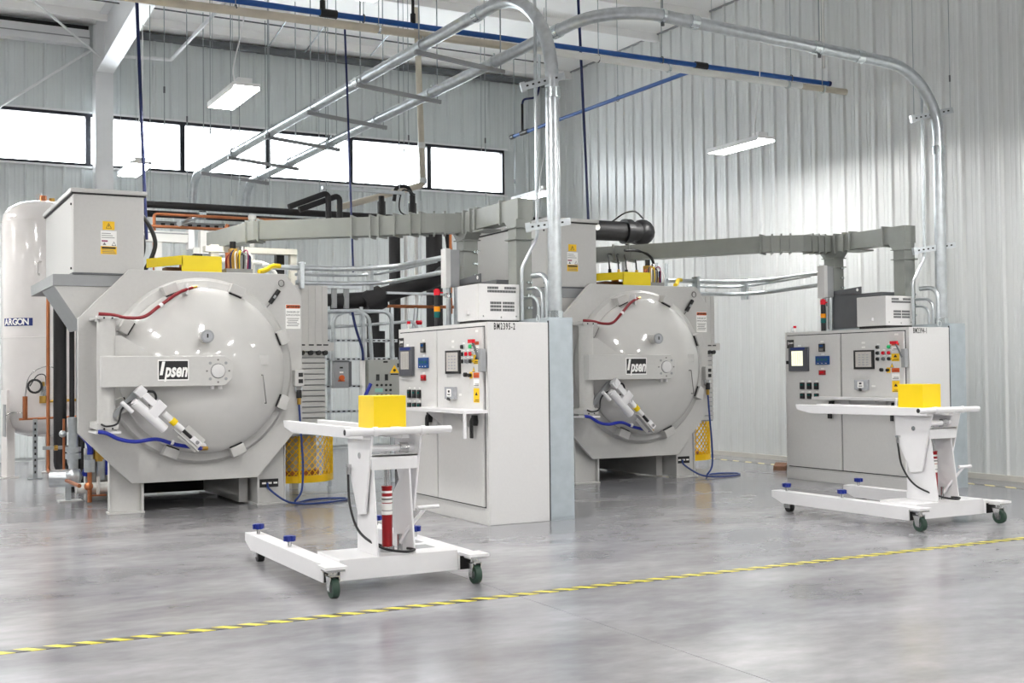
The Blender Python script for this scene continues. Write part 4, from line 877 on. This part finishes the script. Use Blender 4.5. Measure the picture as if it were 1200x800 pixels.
t = empty('air_branch_pipe'); tag(t, 'bright blue branch pipe running back from the blue air main', 'pipe')
MB().cyl((9.95, 13.0, 5.555), (9.95, 18.3, 5.575), .030, 'bluepipe', 12).cyl((9.95, 18.3, 5.575), (9.95, 18.42, 5.575), .04, 'black', 10).build('pipe', t)
MB().cyl((9.95, 18.0, 5.60), (9.95, 18.0, 6.08), .022, 'black', 10).cyl((9.95, 17.8, 5.575), (9.95, 18.05, 5.575), .042, 'black', 10).tube(spline([(9.95, 18.0, 6.08), (9.98, 17.97, 6.16), (10.15, 17.9, 6.2), (10.22, 17.9, 6.32), (10.24, 17.9, 6.5)], 6), .02, 'navy', 8).cyl((10.24, 17.9, 6.4), (10.24, 17.9, 7.7), .03, 'galv', 8).build('drop_valve', t)
hung(t, [(9.95, 15.0, 5.56), (9.95, 17.2, 5.57)])
t = empty('drain_pipe'); tag(t, 'long beige to white pipe below the blue air main', 'pipe')
MB().cyl((2.0, 12.8, 5.41), (7.0, 12.8, 5.44), .048, 'beige', 14).cyl((7.0, 12.8, 5.44), (11.6, 12.8, 5.445), .046, 'pvc', 14).cyl((11.6, 12.8, 5.445), (12.45, 12.8, 5.445), .044, 'beige', 14).build('pipe', t)
for xx in (5.18, 9.3, 11.35, 12.0): MB().cyl((xx - .015, 12.8, 5.437), (xx + .015, 12.8, 5.437), .058, 'chrome', 12).build('clamp', t)
hung(t, [(x, 12.8, 5.44) for x in (3.5, 5.18, 8.2, 12.0)])
t = empty('vent_drop_pipe'); tag(t, 'beige vertical vent pipe crossing the windows and bending left at its foot', 'pipe')
MB().tube(fillet([(7.95, 18.0, 7.7), (8.05, 18.0, 4.55), (6.55, 18.0, 4.08)], .09, 6), .052, 'beige', 14).build('pipe', t); b = MB(); collar(b, (8.03, 18.0, 5.2), (0, 0, 1), .062, 'pvc', .05); b.build('coupling', t); b = MB(); collar(b, (8.05, 18.0, 4.62), (0, 0, 1), .064, 'pvc', .04); b.build('coupling', t)
for (x, y, z0, z1, nm) in ((2.72, 14.0, 3.0, 7.6, 'dark blue hose hanging from the ceiling beside the left transformer cabinet'), (5.27, 14.0, 2.7, 5.75, 'dark blue hose hanging from the air main behind the left furnace'), (8.72, 14.0, 3.3, 7.6, 'dark blue hose hanging from the ceiling to the right transformer cabinet')):
    dx = .06 if x < 4 or x > 8 else .03
    tag(MB().tube(spline([(x - dx * 2, y, z1), (x - dx, y, z1 - (z1 - z0) * .3), (x + .0, y, z1 - (z1 - z0) * .65), (x + dx, y, z0)], 8), .014 if 4 < x < 6 else .02, 'navy', 8).build('drop_hose'), nm, 'hose')
# thin hanger rods dropping through the view
for i, (x, y, z0, lbl) in enumerate(((3.85, 16.6, 3.9, 'ending over the left end of the black pipes'), (4.35, 17.3, 3.85, 'passing behind the left lamp'), (5.2, 17.2, 3.9, 'ending at the black pipes left of their slanting pair'), (6.05, 17.0, 4.2, 'dropping just behind the strut over the duct'), (7.15, 16.5, 4.2, 'ending by the hooked black riser'), (9.4, 18.5, 5.0, 'in front of the rightmost window'), (10.6, 19.5, 4.9, 'holding up the lamp in the far corner'), (3.55, 17.6, 3.9, 'nearest the steel column'), (6.6, 19.0, 4.4, 'in front of the middle window'), (8.9, 20.0, 4.6, 'left of the rightmost window post'), (4.2, 15.2, 3.9, 'passing just right of the left lamp'), (4.9, 18.2, 4.2, 'over the third window from the left'), (7.5, 17.5, 4.1, 'in front of the fourth window from the left'), (8.3, 16.2, 4.0, 'left of the beige vent pipe'), (9.0, 15.5, 4.6, 'right of the beige vent pipe'), (3.2, 15.0, 4.4, 'above the left transformer cabinet'), (11.24, 10.41, 4.5, 'left one of the pair at the right conduit bend'), (11.68, 10.24, 4.62, 'right one of the pair at the right conduit bend'))):
    tag(MB().cyl((x, y, z0), (x, y, 7.7), .006, 'rodm', 5).cyl((x, y, 4.95), (x, y, 5.03), .012, 'dkgrey', 6).build('hanger_rod'), 'thin threaded ceiling rod ' + lbl, 'rod', 'thin ceiling hanger rods')

t = [o for o in COL.objects if o.name == 'overhead_conduit.001'][0]
for xx in (7.55, 9.70):
    q = (xx - 11.53) / (6.90 - 11.53); p = Vector((xx, 10.30 + .22 * q, 5.06 + .26 * q))
    b = MB().cyl((p.x, p.y, p.z + .06), (p.x, p.y, 7.7), .009, 'rodm', 6); b.build('hanger_rod', t)
    b = MB(); collar(b, p, (-4.63, .22, .26), .08, 'chrome', .02); b.cyl((p.x, p.y, p.z - .11), (p.x, p.y, p.z - .06), .02, 'dkgrey', 8).build('hanger_clamp', t)
tag(MB().cyl((12.3, 13.1, 5.85), (12.3, 13.1, 7.7), .035, 'pvc', 10).build('ceiling_drop_pipe'), 'short white pipe dropping from the ceiling in front of the right wall', 'pipe')

# ================================================================ BACK OF THE HALL
t = empty('chilled_pipe'); tag(t, 'upper long black insulated pipe along the back, left of the duct', 'pipe')
MB().tube(fillet([(2.9, 17.0, 3.83), (8.0, 17.0, 3.83), (8.1, 17.0, 3.0)], .2, 6), .05, 'foam', 14).build('pipe', t)
t = empty('chilled_pipe'); tag(t, 'lower long black insulated pipe along the back, behind the copper line', 'pipe')
MB().cyl((2.9, 17.3, 3.74), (7.6, 17.3, 3.74), .05, 'foam', 14).build('pipe', t)
t = empty('chilled_pipe'); tag(t, 'black insulated pipe slanting up to the steel strut behind the duct', 'pipe')
MB().tube(fillet([(5.11, 16.0, 3.76), (5.69, 16.0, 4.0), (5.69, 16.0, 3.6)], .05, 4), .042, 'foam', 12).build('pipe', t); MB().tube(fillet([(5.28, 16.06, 3.74), (5.88, 16.06, 3.98), (5.88, 16.06, 3.6)], .05, 4), .042, 'foam', 12).build('pipe', t)
t = empty('pipe_strut'); tag(t, 'steel strut carrying black pipes above the grey green duct', 'strut')
MB().box(5.60, 6.85, 15.97, 16.03, 4.04, 4.085, 'galv').build('channel', t); MB().cyl((5.66, 16.0, 4.0), (5.66, 16.0, 7.7), .008, 'rodm', 5).cyl((6.78, 16.0, 4.0), (6.78, 16.0, 7.7), .008, 'rodm', 5).build('hanger_rod', t)
tag(MB().cyl((3.6, 16.0, 3.45), (4.15, 17.2, 3.72), .035, 'galv', 8).cyl((4.1, 17.0, 3.72), (4.2, 17.0, 3.72), .06, 'chrome', 10).build('pipe_bracket'), 'slanting galvanised bracket under the black pipes above the yellow cover', 'bracket')
tag(MB().cyl((4.65, 16.2, 0), (4.65, 16.2, 3.64), .035, 'pvc', 12).cyl((4.65, 16.2, 3.58), (4.65, 16.2, 3.64), .055, 'pvc', 12).build('vent_stub'), 'short white capped vent pipe above the left yellow cover', 'pipe')
tag(MB().tube(fillet([(3.42, 16.7, 2.4), (3.42, 16.7, 3.66), (7.2, 16.7, 3.66)], .04, 4), .022, 'copper', 12).build('copper_line'), 'upper copper line behind the transformer cabinet, turning down', 'pipe')
tag(MB().cyl((3.3, 16.55, 3.47), (4.4, 16.55, 3.47), .022, 'copper', 10).cyl((4.36, 16.55, 3.44), (4.40, 16.55, 3.54), .03, 'copper', 8).build('copper_line'), 'lower short copper line above the left yellow cover', 'pipe')
t = empty('cable_tray'); tag(t, 'dark slotted tray behind the short copper line', 'tray')
b = MB().box(3.6, 5.1, 17.6, 17.62, 3.58, 3.68, 'midgrey'); k = 3.7
while k < 5.0: b.box(k, k + .06, 17.597, 17.6, 3.61, 3.65, 'ink'); k += .13
b.build('slotted_channel', t)
t = empty('white_header_beam', (0, 0, 0)); tag(t, 'white horizontal beam with square box above the left yellow cover', 'beam')
MB().box(2.9, 3.78, 16.0, 16.12, 3.20, 3.345, 'pvc').build('beam', t, bevel=.004); MB().box(3.72, 3.80, 15.98, 16.14, 3.12, 3.38, 'lampw').build('end_plate', t); MB().box(3.0, 3.72, 15.99, 16.0, 3.31, 3.325, 'midgrey').build('groove', t)
MB().box(3.86, 4.02, 15.9, 16.05, 3.05, 3.36, 'pvc').build('square_box', t, bevel=.004); MB().box(3.78, 4.36, 15.95, 16.0, 3.05, 3.14, 'pvc').build('arm', t); MB().box(3.30, 3.38, 16.02, 16.1, 0, 3.2, 'pvc').build('post', t)
t = empty('pipe_stand'); tag(t, 'cream steel portal frame under the left end of the duct', 'frame')
MB().box(3.62, 3.72, 14.4, 14.5, 2.55, 3.02, 'cream').box(3.55, 4.70, 14.38, 14.52, 2.93, 3.0, 'cream').box(4.62, 4.70, 14.4, 14.5, .0, 2.93, 'cream').build('portal', t)
MB().tube(fillet([(3.72, 14.3, 2.82), (4.42, 14.3, 2.80), (4.42, 14.3, 2.3)], .25, 8), .028, 'pvc', 12).build('white_pipe', t)
MB().box(3.42, 3.52, 14.4, 14.5, 2.55, 2.9, 'foam').build('black_sleeve', t); MB().box(4.47, 4.57, 14.5, 14.6, 2.3, 2.95, 'foam').build('black_sleeve', t)
# black risers with copper behind the middle
for (x, y, z0, z1, r, lbl) in ((6.78, 16.2, 0, 3.55, .085, 'black insulated riser below the duct, left of the thin white pipes'), (7.42, 16.2, 0, 3.55, .125, 'thick black insulated riser below the right end of the duct'), (6.66, 16.4, 3.6, 4.06, .045, 'short black valve riser above the duct, left one of two'), (7.16, 16.4, 3.6, 4.10, .045, 'short black hooked riser above the duct, right one of two')):
    b = MB().cyl((x, y, z0), (x, y, z1), r, 'foam', 14)
    if z0 > 3: b.cyl((x, y, z0 + .15), (x, y, z0 + .38), r * 1.4, 'black', 12)
    if 'hooked' in lbl: b.tube(spline([(x, y, z1), (x - .08, y, z1 + .12), (x - .25, y, z1 + .1), (x - .3, y, z1 - .1)], 5), .03, 'black', 8).tube(spline([(x, y - .1, z1), (x - .2, y - .1, z1 + .05), (x - .25, y - .1, z1 - .25), (x - .05, y - .1, z1 - .35)], 5), .012, 'black', 6)
    tag(b.build('insulated_riser'), lbl, 'pipe')
for x, l in ((7.0, 'left'), (7.17, 'right')): tag(MB().cyl((x, 16.3, 2.2), (x, 16.3, 3.5), .028, 'pvc', 10).cyl((x, 16.3, 3.05), (x, 16.3, 3.08), .034, 'dkgrey', 10).build('thin_white_pipe'), 'thin white vertical pipe between the black risers, %s one of two' % l, 'pipe')
tag(MB().cyl((7.55, 15.9, 2.3), (7.55, 15.9, 3.6), .022, 'copper', 10).build('copper_riser'), 'copper riser beside the thick black riser', 'pipe')
t = empty('black_header'); tag(t, 'thick black insulated header behind the conduits, left of the stack light', 'pipe')
MB().tube(fillet([(4.9, 15.1, 2.36), (5.85, 15.0, 2.42), (6.9, 15.0, 2.72), (7.42, 15.9, 2.9)], .3, 6), .11, 'foam', 14).build('pipe', t); MB().cyl((5.82, 15.0, 2.35), (6.08, 15.0, 2.47), .165, 'foam', 14).build('elbow_sleeve', t)
MB().tube(fillet([(5.95, 15.0, 2.4), (5.97, 15.0, 1.2)], .1, 2), .085, 'foam', 12).cyl((5.98, 14.96, 1.5), (5.98, 14.96, 2.0), .125, 'foam', 14).build('drop', t)
b = MB()
for x in (5.15, 5.35, 5.52): b.box(x, x + .06, 14.9, 14.96, 2.3, 2.62, 'midgrey')
b.box(5.0, 5.75, 14.88, 14.94, 2.56, 2.60, 'galv').box(6.1, 7.0, 14.85, 14.97, 2.50, 2.53, 'galv').build('support_strut', t)
tag(MB().cyl((4.9, 15.4, 2.36), (7.4, 15.4, 2.37), .024, 'copper', 10).cyl((4.9, 15.4, 2.36), (5.45, 15.4, 2.36), .04, 'copper', 10).build('copper_line'), 'copper line below the black header, behind the stack light', 'pipe')
# strut rack with disconnect switch and operator panel
t = empty('strut_rack', (0, 0, 0)); tag(t, 'galvanised strut rack with bent conduits between furnace and middle cabinet', 'rack')
for x in (5.17, 5.62, 6.05): MB().box(x - .02, x + .02, 14.55, 14.59, 0, 2.3, 'galv').build('upright', t)
for z in (1.86, 1.62, 1.27, .95):
    b = MB().box(5.0, 6.1, 14.50, 14.54, z - .02, z + .02, 'galv'); k = 5.05
    while k < 6.08: b.box(k, k + .035, 14.497, 14.5, z - .008, z + .008, 'ink'); k += .07
    b.build('slotted_rail', t)
b = [[(5.02, 14.4, 2.22), (5.5, 14.4, 2.24), (5.58, 14.4, 2.2), (5.58, 14.4, 1.6)], [(5.18, 14.42, 1.6), (5.18, 14.42, 2.16), (5.35, 14.42, 2.23), (5.98, 14.42, 2.24), (6.0, 14.42, 1.6)], [(5.03, 14.44, 2.02), (5.5, 14.44, 2.05), (6.35, 14.44, 2.12), (6.35, 14.44, 1.9)], [(5.40, 14.4, 2.2), (5.66, 14.4, 2.22), (5.70, 14.4, 1.6)]]
for i, p in enumerate(b): MB().tube(fillet(p, .12, 5), .026 if i != 2 else .02, 'galv', 10).build('conduit', t)
MB().tube(spline([(5.42, 14.36, 2.22), (5.47, 14.36, 2.0), (5.55, 14.36, 1.75), (5.56, 14.36, 1.6)], 5), .018, 'navy', 8).build('blue_cable', t); MB().cyl((6.35, 14.44, 2.10), (6.42, 14.44, 2.10), .03, 'redlens', 8).build('red_cap', t)
d = empty('disconnect_switch', (5.28, 14.40, 1.25)); tag(d, 'grey disconnect switch with red knob beside the slatted enclosure', 'switch')
MB().box(-.10, .10, 0, .09, 0, .36, 'midgrey').box(-.11, .11, -.005, 0, .33, .35, 'dkgrey').box(.10, .14, 0, .09, .02, .34, 'dkgrey').build('box', d, bevel=.008)
MB().cyl((0, -.002, .13), (0, -.03, .13), .035, 'orange', 14).build('knob', d); MB().box(-.045, .045, -.006, 0, .085, .10, 'orange').build('label_strip', d); MB().box(-.02, .02, -.006, 0, .25, .27, 'ink').build('window', d); MB().box(-.025, .025, -.006, 0, .19, .21, 'sticker').build('label_strip', d)
p = empty('operator_panel', (5.64, 14.36, 1.05)); tag(p, 'small grey green operator panel with rows of black buttons behind the yellow block', 'panel')
MB().box(0, .46, 0, .14, 0, .56, 'greenpanel').build('box', p, bevel=.006)
MB().box(-.07, -.03, .05, .14, -.1, .57, 'pvc').build('white_side_rail', p)
MB().box(.10, .14, -.012, 0, .29, .37, 'black').box(.22, .26, -.012, 0, .29, .37, 'black').box(.20, .26, -.006, 0, .52, .54, 'black').build('rocker_switch', p)
b = MB()
for i in range(4):
    for j in range(3):
        if not (j == 1 and i < 2): b.cyl((.11 + .062 * i, 0, .10 + .065 * j), (.11 + .062 * i, -.014, .10 + .065 * j), .016, 'black', 8)
b.build('buttons', p); MB().box(.08, .19, -.003, 0, .14, .19, 'seagreen').build('label_plate', p)
st = MB().prism([(.29, .385), (.42, .385), (.355, .49)], -.003, 0, 'y', 'ysticker').box(.30, .41, -.003, 0, .36, .377, 'ink').build('warning_triangle', p); MB().cyl((.355, -.003, .42), (.355, -.005, .42), .02, 'ink', 10).build('print', st)
tag(MB().tube(spline([(5.60, 14.2, 1.30), (5.52, 14.18, 1.15), (5.46, 14.18, 1.0), (5.46, 14.18, .8), (5.5, 14.2, .4), (5.52, 14.2, .0)], 6), .024, 'bluehose', 10).build('blue_hose'), 'thick blue hose hanging left of the operator panel', 'hose')
tag(MB().tube(fillet([(6.38, 14.6, 1.55), (6.36, 14.6, 1.85), (6.42, 14.6, 2.3)], .05, 3), .03, 'galv', 10).cyl((6.2, 14.62, 1.95), (6.6, 14.62, 1.95), .04, 'navy', 10).build('valve_pipe'), 'steel pipe with dark valve left of the middle cabinet', 'pipe')

# furnace 2 rear: black elbow, posts, cables
t = empty('black_elbow_pipe'); tag(t, 'large black elbow pipe above the right yellow cover', 'pipe')
MB().tube(fillet([(8.2, 15.0, 3.52), (10.05, 15.0, 3.54), (10.45, 14.95, 3.54), (10.5, 15.5, 3.5)], .2, 6), .15, 'foam', 20).build('pipe', t); MB().cyl((10.02, 15.0, 3.54), (10.14, 15.0, 3.54), .19, 'black', 20).sphere((10.36, 15.0, 3.54), .2, 'black').build('elbow', t)
MB().tube(spline([(9.75, 14.9, 3.66), (9.9, 14.8, 3.78), (10.1, 14.8, 3.82), (10.25, 14.8, 3.72)], 5), .012, 'black', 6).cyl((9.45, 14.85, 3.56), (9.45, 14.83, 3.56), .05, 'sticker', 8).build('strap', t)
t = empty('pipe_stand'); tag(t, 'grey upright post with cross bar under the duct behind the right yellow cover', 'frame')
MB().box(9.78, 9.90, 14.6, 14.7, 0, 3.16, 'cabside').box(9.35, 10.35, 14.58, 14.72, 3.12, 3.2, 'cream').box(8.55, 8.62, 14.6, 14.7, 2.5, 3.1, 'midgrey').box(8.70, 8.82, 14.6, 14.7, 2.5, 3.1, 'foam').build('portal', t)
t = empty('sensor_cables'); tag(t, 'black cables dropping to plugs on top of the right yellow cover', 'cables')
for i, x in enumerate((9.05, 9.2, 9.33, 9.5)):
    MB().cyl((x, 13.9, 2.771), (x, 13.9, 2.85), .022, 'brass' if i % 2 else 'black', 8).tube(spline([(x, 13.9, 2.85), (x + .02, 13.95, 2.98), (x + .1, 14.1, 3.08), (x + .3, 14.3, 3.1)], 5), .011, 'black', 6).build('cable', t)
tag(MB().tube(spline([(9.55, 13.5, 2.70), (9.62, 13.7, 3.0), (9.55, 13.9, 3.12), (9.3, 13.9, 3.12)], 6), .02, 'black', 8).cyl((9.56, 13.5, 2.56), (9.56, 13.5, 2.72), .03, 'brass', 8).build('black_cable'), 'thick black cable arching beside the right yellow cover', 'cable')
tag(MB().cyl((10.75, 15.2, 0), (10.75, 15.2, 3.1), .032, 'galv', 10).cyl((10.95, 15.2, 0), (10.95, 15.2, 3.1), .026, 'galv', 10).build('twin_conduits'), 'two vertical conduits by the right wall above the right furnace', 'conduits')
tag(MB().tube(fillet([(12.45, 13.7, .05), (12.42, 13.6, .35), (12.5, 13.75, .75)], .1, 4), .025, 'pvc', 8).tube(fillet([(12.47, 13.95, .05), (12.44, 13.85, .35), (12.5, 14.0, .65)], .1, 4), .025, 'pvc', 8).cyl((12.5, 13.75, .68), (12.5, 13.75, .8), .03, 'midgrey', 8).build('white_wall_pipes'), 'white bent pipes at the foot of the right wall beside the right cabinet', 'pipes')
tag(MB().prism([(0, 0), (.18, 0), (.19, .07), (.10, .11), (.02, .06)], 0, .18, 'y', 'cardboard').build('wood_wedge', loc=(11.33, 12.95, 0), rot=(0, 0, .5)), 'small brown wooden wedge on the floor left of the right cabinet', 'wedge')

# ================================================================ ARGON TANK
TX, TY = 2.19, 18.5
t = empty('argon_tank', (TX, TY, 0)); tag(t, 'tall white argon tank at the far left behind the transformer cabinet', 'tank')
MB().lathe([(.001, .56), (.2, .575), (.38, .63), (.50, .72), (.55, .85), (.55, 3.66), (.535, 3.76), (.48, 3.86), (.36, 3.94), (.18, 3.985), (.001, 4.0)], (0, 0, 0), 'z', 'tank', 64).build('vessel', t)
MB().lathe([(.552, 1.98), (.556, 1.985), (.556, 1.995), (.552, 2.0)], (0, 0, 0), 'z', 'tank', 64).lathe([(.552, 3.66), (.555, 3.665), (.552, 3.67)], (0, 0, 0), 'z', 'tank', 64).build('weld_seam', t)
for a in (-2.75, -0.4, 1.2):
    T = Matrix.Rotation(a, 4, 'Z')
    MB().box(.46, .58, -.08, .08, 0, 1.25, 'tank', T).box(.42, .66, -.12, .12, 0, .02, 'tank', T).build('leg', t, bevel=.004)
MB().tube(fillet([(-.10, -.55, 2.88), (-.14, -.60, 2.88), (-.14, -.60, 3.06), (-.08, -.56, 3.06)], .04, 4), .012, 'tank', 8).build('lifting_lug', t)
sg = MB(); a0 = math.radians(-90 - 72); a1 = math.radians(-90 - 20); n = 12; vs = []
for i in range(n + 1):
    a = a0 + (a1 - a0) * i / n; vs += [(.554 * math.cos(a), .554 * math.sin(a), 2.155), (.554 * math.cos(a), .554 * math.sin(a), 2.265)]
sg.add(vs, [(2 * i, 2 * i + 2, 2 * i + 3, 2 * i + 1) for i in range(n)], 'navyprint'); s_ = sg.build('argon_sign', t)
for i, ch in enumerate('ARGON'):
    a = math.radians(-90 - 65 + 8.8 * i)
    text('lettering', ch, .125, (.5565 * math.cos(a), .5565 * math.sin(a), 2.208), m='sticker', parent=s_, bold=.004, rot=(math.pi / 2, 0, a + math.pi / 2), ext=.0003)
MB().cyl((.0, -.1, 3.96), (.0, -.1, 4.06), .05, 'copper', 10).cyl((.12, -.1, 3.95), (.12, -.1, 4.03), .04, 'brass', 10).tube([(-.05, 0, 3.98), (-.08, 0, 4.08), (-.02, 0, 4.1), (.03, 0, 4.0)], .012, 'tank', 6).build('top_valve', t)
m = empty('gas_manifold', (0, 0, 0)); m.parent = t
MB().cyl((-.38, -.62, .84), (.42, -.62, .86), .016, 'copper', 8).cyl((-.30, -.62, .84), (-.30, -.62, 1.16), .035, 'copper', 10).cyl((-.10, -.62, 1.08), (.45, -.62, 1.10), .02, 'brass', 8).build('copper_rail', m)
for x in (-.06, .20):
    MB().cyl((x, -.62, 1.06), (x, -.62, 1.16), .055, 'brass', 12).cyl((x, -.62, 1.16), (x, -.62, 1.30), .04, 'steel', 12).cyl((x, -.62, 1.30), (x, -.62, 1.36), .02, 'brass', 8).build('regulator', m)
MB().tube([(-.18 + .09 * math.cos(q * .4), -.68, 1.30 + .09 * math.sin(q * .4)) for q in range(17)], .016, 'black', 8, False).build('gauge_ring', m)
MB().tube(spline([(-.30, -.62, 1.16), (-.24, -.62, 1.45), (-.02, -.62, 1.58), (.14, -.62, 1.5), (.18, -.62, 1.3)], 6), .008, 'steel', 6).tube(spline([(-.24, -.62, 1.3), (-.14, -.62, 1.45), (-.04, -.62, 1.45), (-.02, -.62, 1.3)], 6), .008, 'black', 6).tube(spline([(-.55, -.62, .90), (-.45, -.62, .94), (-.3, -.62, .92)], 5), .007, 'steel', 6).build('tubing', m)
b = MB().box(-.20, -.14, -.64, -.60, 0, .84, 'galv').box(-.26, -.08, -.68, -.56, 0, .012, 'galv')
for i in range(9): b.box(-.182, -.158, -.642, -.64, .08 + .085 * i, .115 + .085 * i, 'ink')
b.build('slotted_post', m)
MB().box(-.56, -.545, -.6, -.3, .60, 1.05, 'midgrey').build('bracket_plate', m)

# ================================================================ PIPES LEFT OF THE LEFT FURNACE
tag(MB().tube(fillet([(1.90, 15.5, 3.2), (1.90, 15.5, .28), (1.94, 14.3, .26), (2.0, 13.7, .24)], .04, 4), .022, 'copper', 12).build('copper_line'), 'copper line running down in front of the argon tank and along the floor', 'pipe')
t = empty('insulated_downpipe'); tag(t, 'thick black insulated downpipe between the argon tank and the left furnace', 'pipe')
MB().tube(fillet([(2.05, 15.6, 2.6), (2.05, 15.6, .22), (2.5, 15.3, .2)], .18, 6), .078, 'foam', 16).build('pipe', t)
tag(MB().cyl((2.19, 15.6, 0), (2.19, 15.6, 2.6), .032, 'foam', 10).build('insulated_downpipe'), 'thin black insulated downpipe right of the thick one', 'pipe')
tag(MB().cyl((2.30, 15.6, 0), (2.30, 15.6, 2.6), .042, 'foam', 10).build('insulated_downpipe'), 'black insulated downpipe closest to the left furnace', 'pipe')
tag(MB().cyl((2.245, 15.55, 0), (2.245, 15.55, 2.6), .012, 'galv', 8).build('thin_steel_pipe'), 'thin bright steel pipe between the black downpipes', 'pipe')
t = empty('water_manifold', (2.04, 14.3, 0)); tag(t, 'grey and copper valve manifold near the floor left of the furnace', 'manifold')
MB().cyl((-.02, 0, .28), (-.02, 0, .94), .05, 'galv', 14).cyl((-.02, 0, .50), (-.02, 0, .56), .085, 'galv', 16).cyl((-.02, 0, .58), (-.02, 0, .63), .085, 'galv', 16).cyl((-.02, 0, .9), (-.02, 0, .97), .06, 'galv', 12).sphere((-.02, 0, .30), .10, 'galv').build('valve_column', t)
MB().cyl((-.25, .1, .28), (.05, 0, .28), .10, 'galv', 16).cyl((.0, -.1, .17), (.55, -.15, .17), .06, 'pvc', 14).cyl((.42, -.14, .17), (.48, -.145, .17), .075, 'dkgrey', 14).build('pump_body', t)
MB().cyl((.12, -.25, .02), (.12, -.25, .42), .026, 'copper', 10).sphere((.11, -.25, .20), .05, 'copper').cyl((.12, -.25, .36), (.12, -.25, .50), .06, 'galv', 12).cyl((.22, -.2, .10), (.22, -.2, .30), .02, 'pvc', 8).box(.14, .30, -.27, -.13, .085, .10, 'copper').build('drain_leg', t)
MB().cyl((.28, .0, .25), (.28, .0, .48), .05, 'galv', 12).cyl((.26, .0, .46), (.26, .0, .62), .06, 'brass', 12).cyl((.15, .0, .40), (.15, .0, .54), .055, 'galv', 12).build('brass_valve', t)
MB().tube(spline([(.08, .1, .78), (.16, .0, .65), (.15, .0, .45), (.10, .02, .3)], 5), .035, 'bluehose', 10).tube(spline([(.2, .15, .72), (.27, .05, .6), (.33, .02, .45), (.36, .0, .3)], 5), .03, 'bluehose', 10).build('blue_hoses', t)
MB().box(-.32, .02, .2, .24, .60, .64, 'midgrey').cyl((-.2, .2, .62), (-.16, .2, .62), .03, 'brass', 8).build('pipe_clamp_rail', t)
MB().box(-.08, -.02, .15, .21, 0, .25, 'galv').box(-.16, .10, .08, .28, 0, .015, 'cabside').build('floor_stand', t)
MB().cyl((-.10, .15, .3), (-.10, .15, .95), .014, 'copper', 8).sphere((-.12, .1, .78), .04, 'galv').build('side_tap', t)
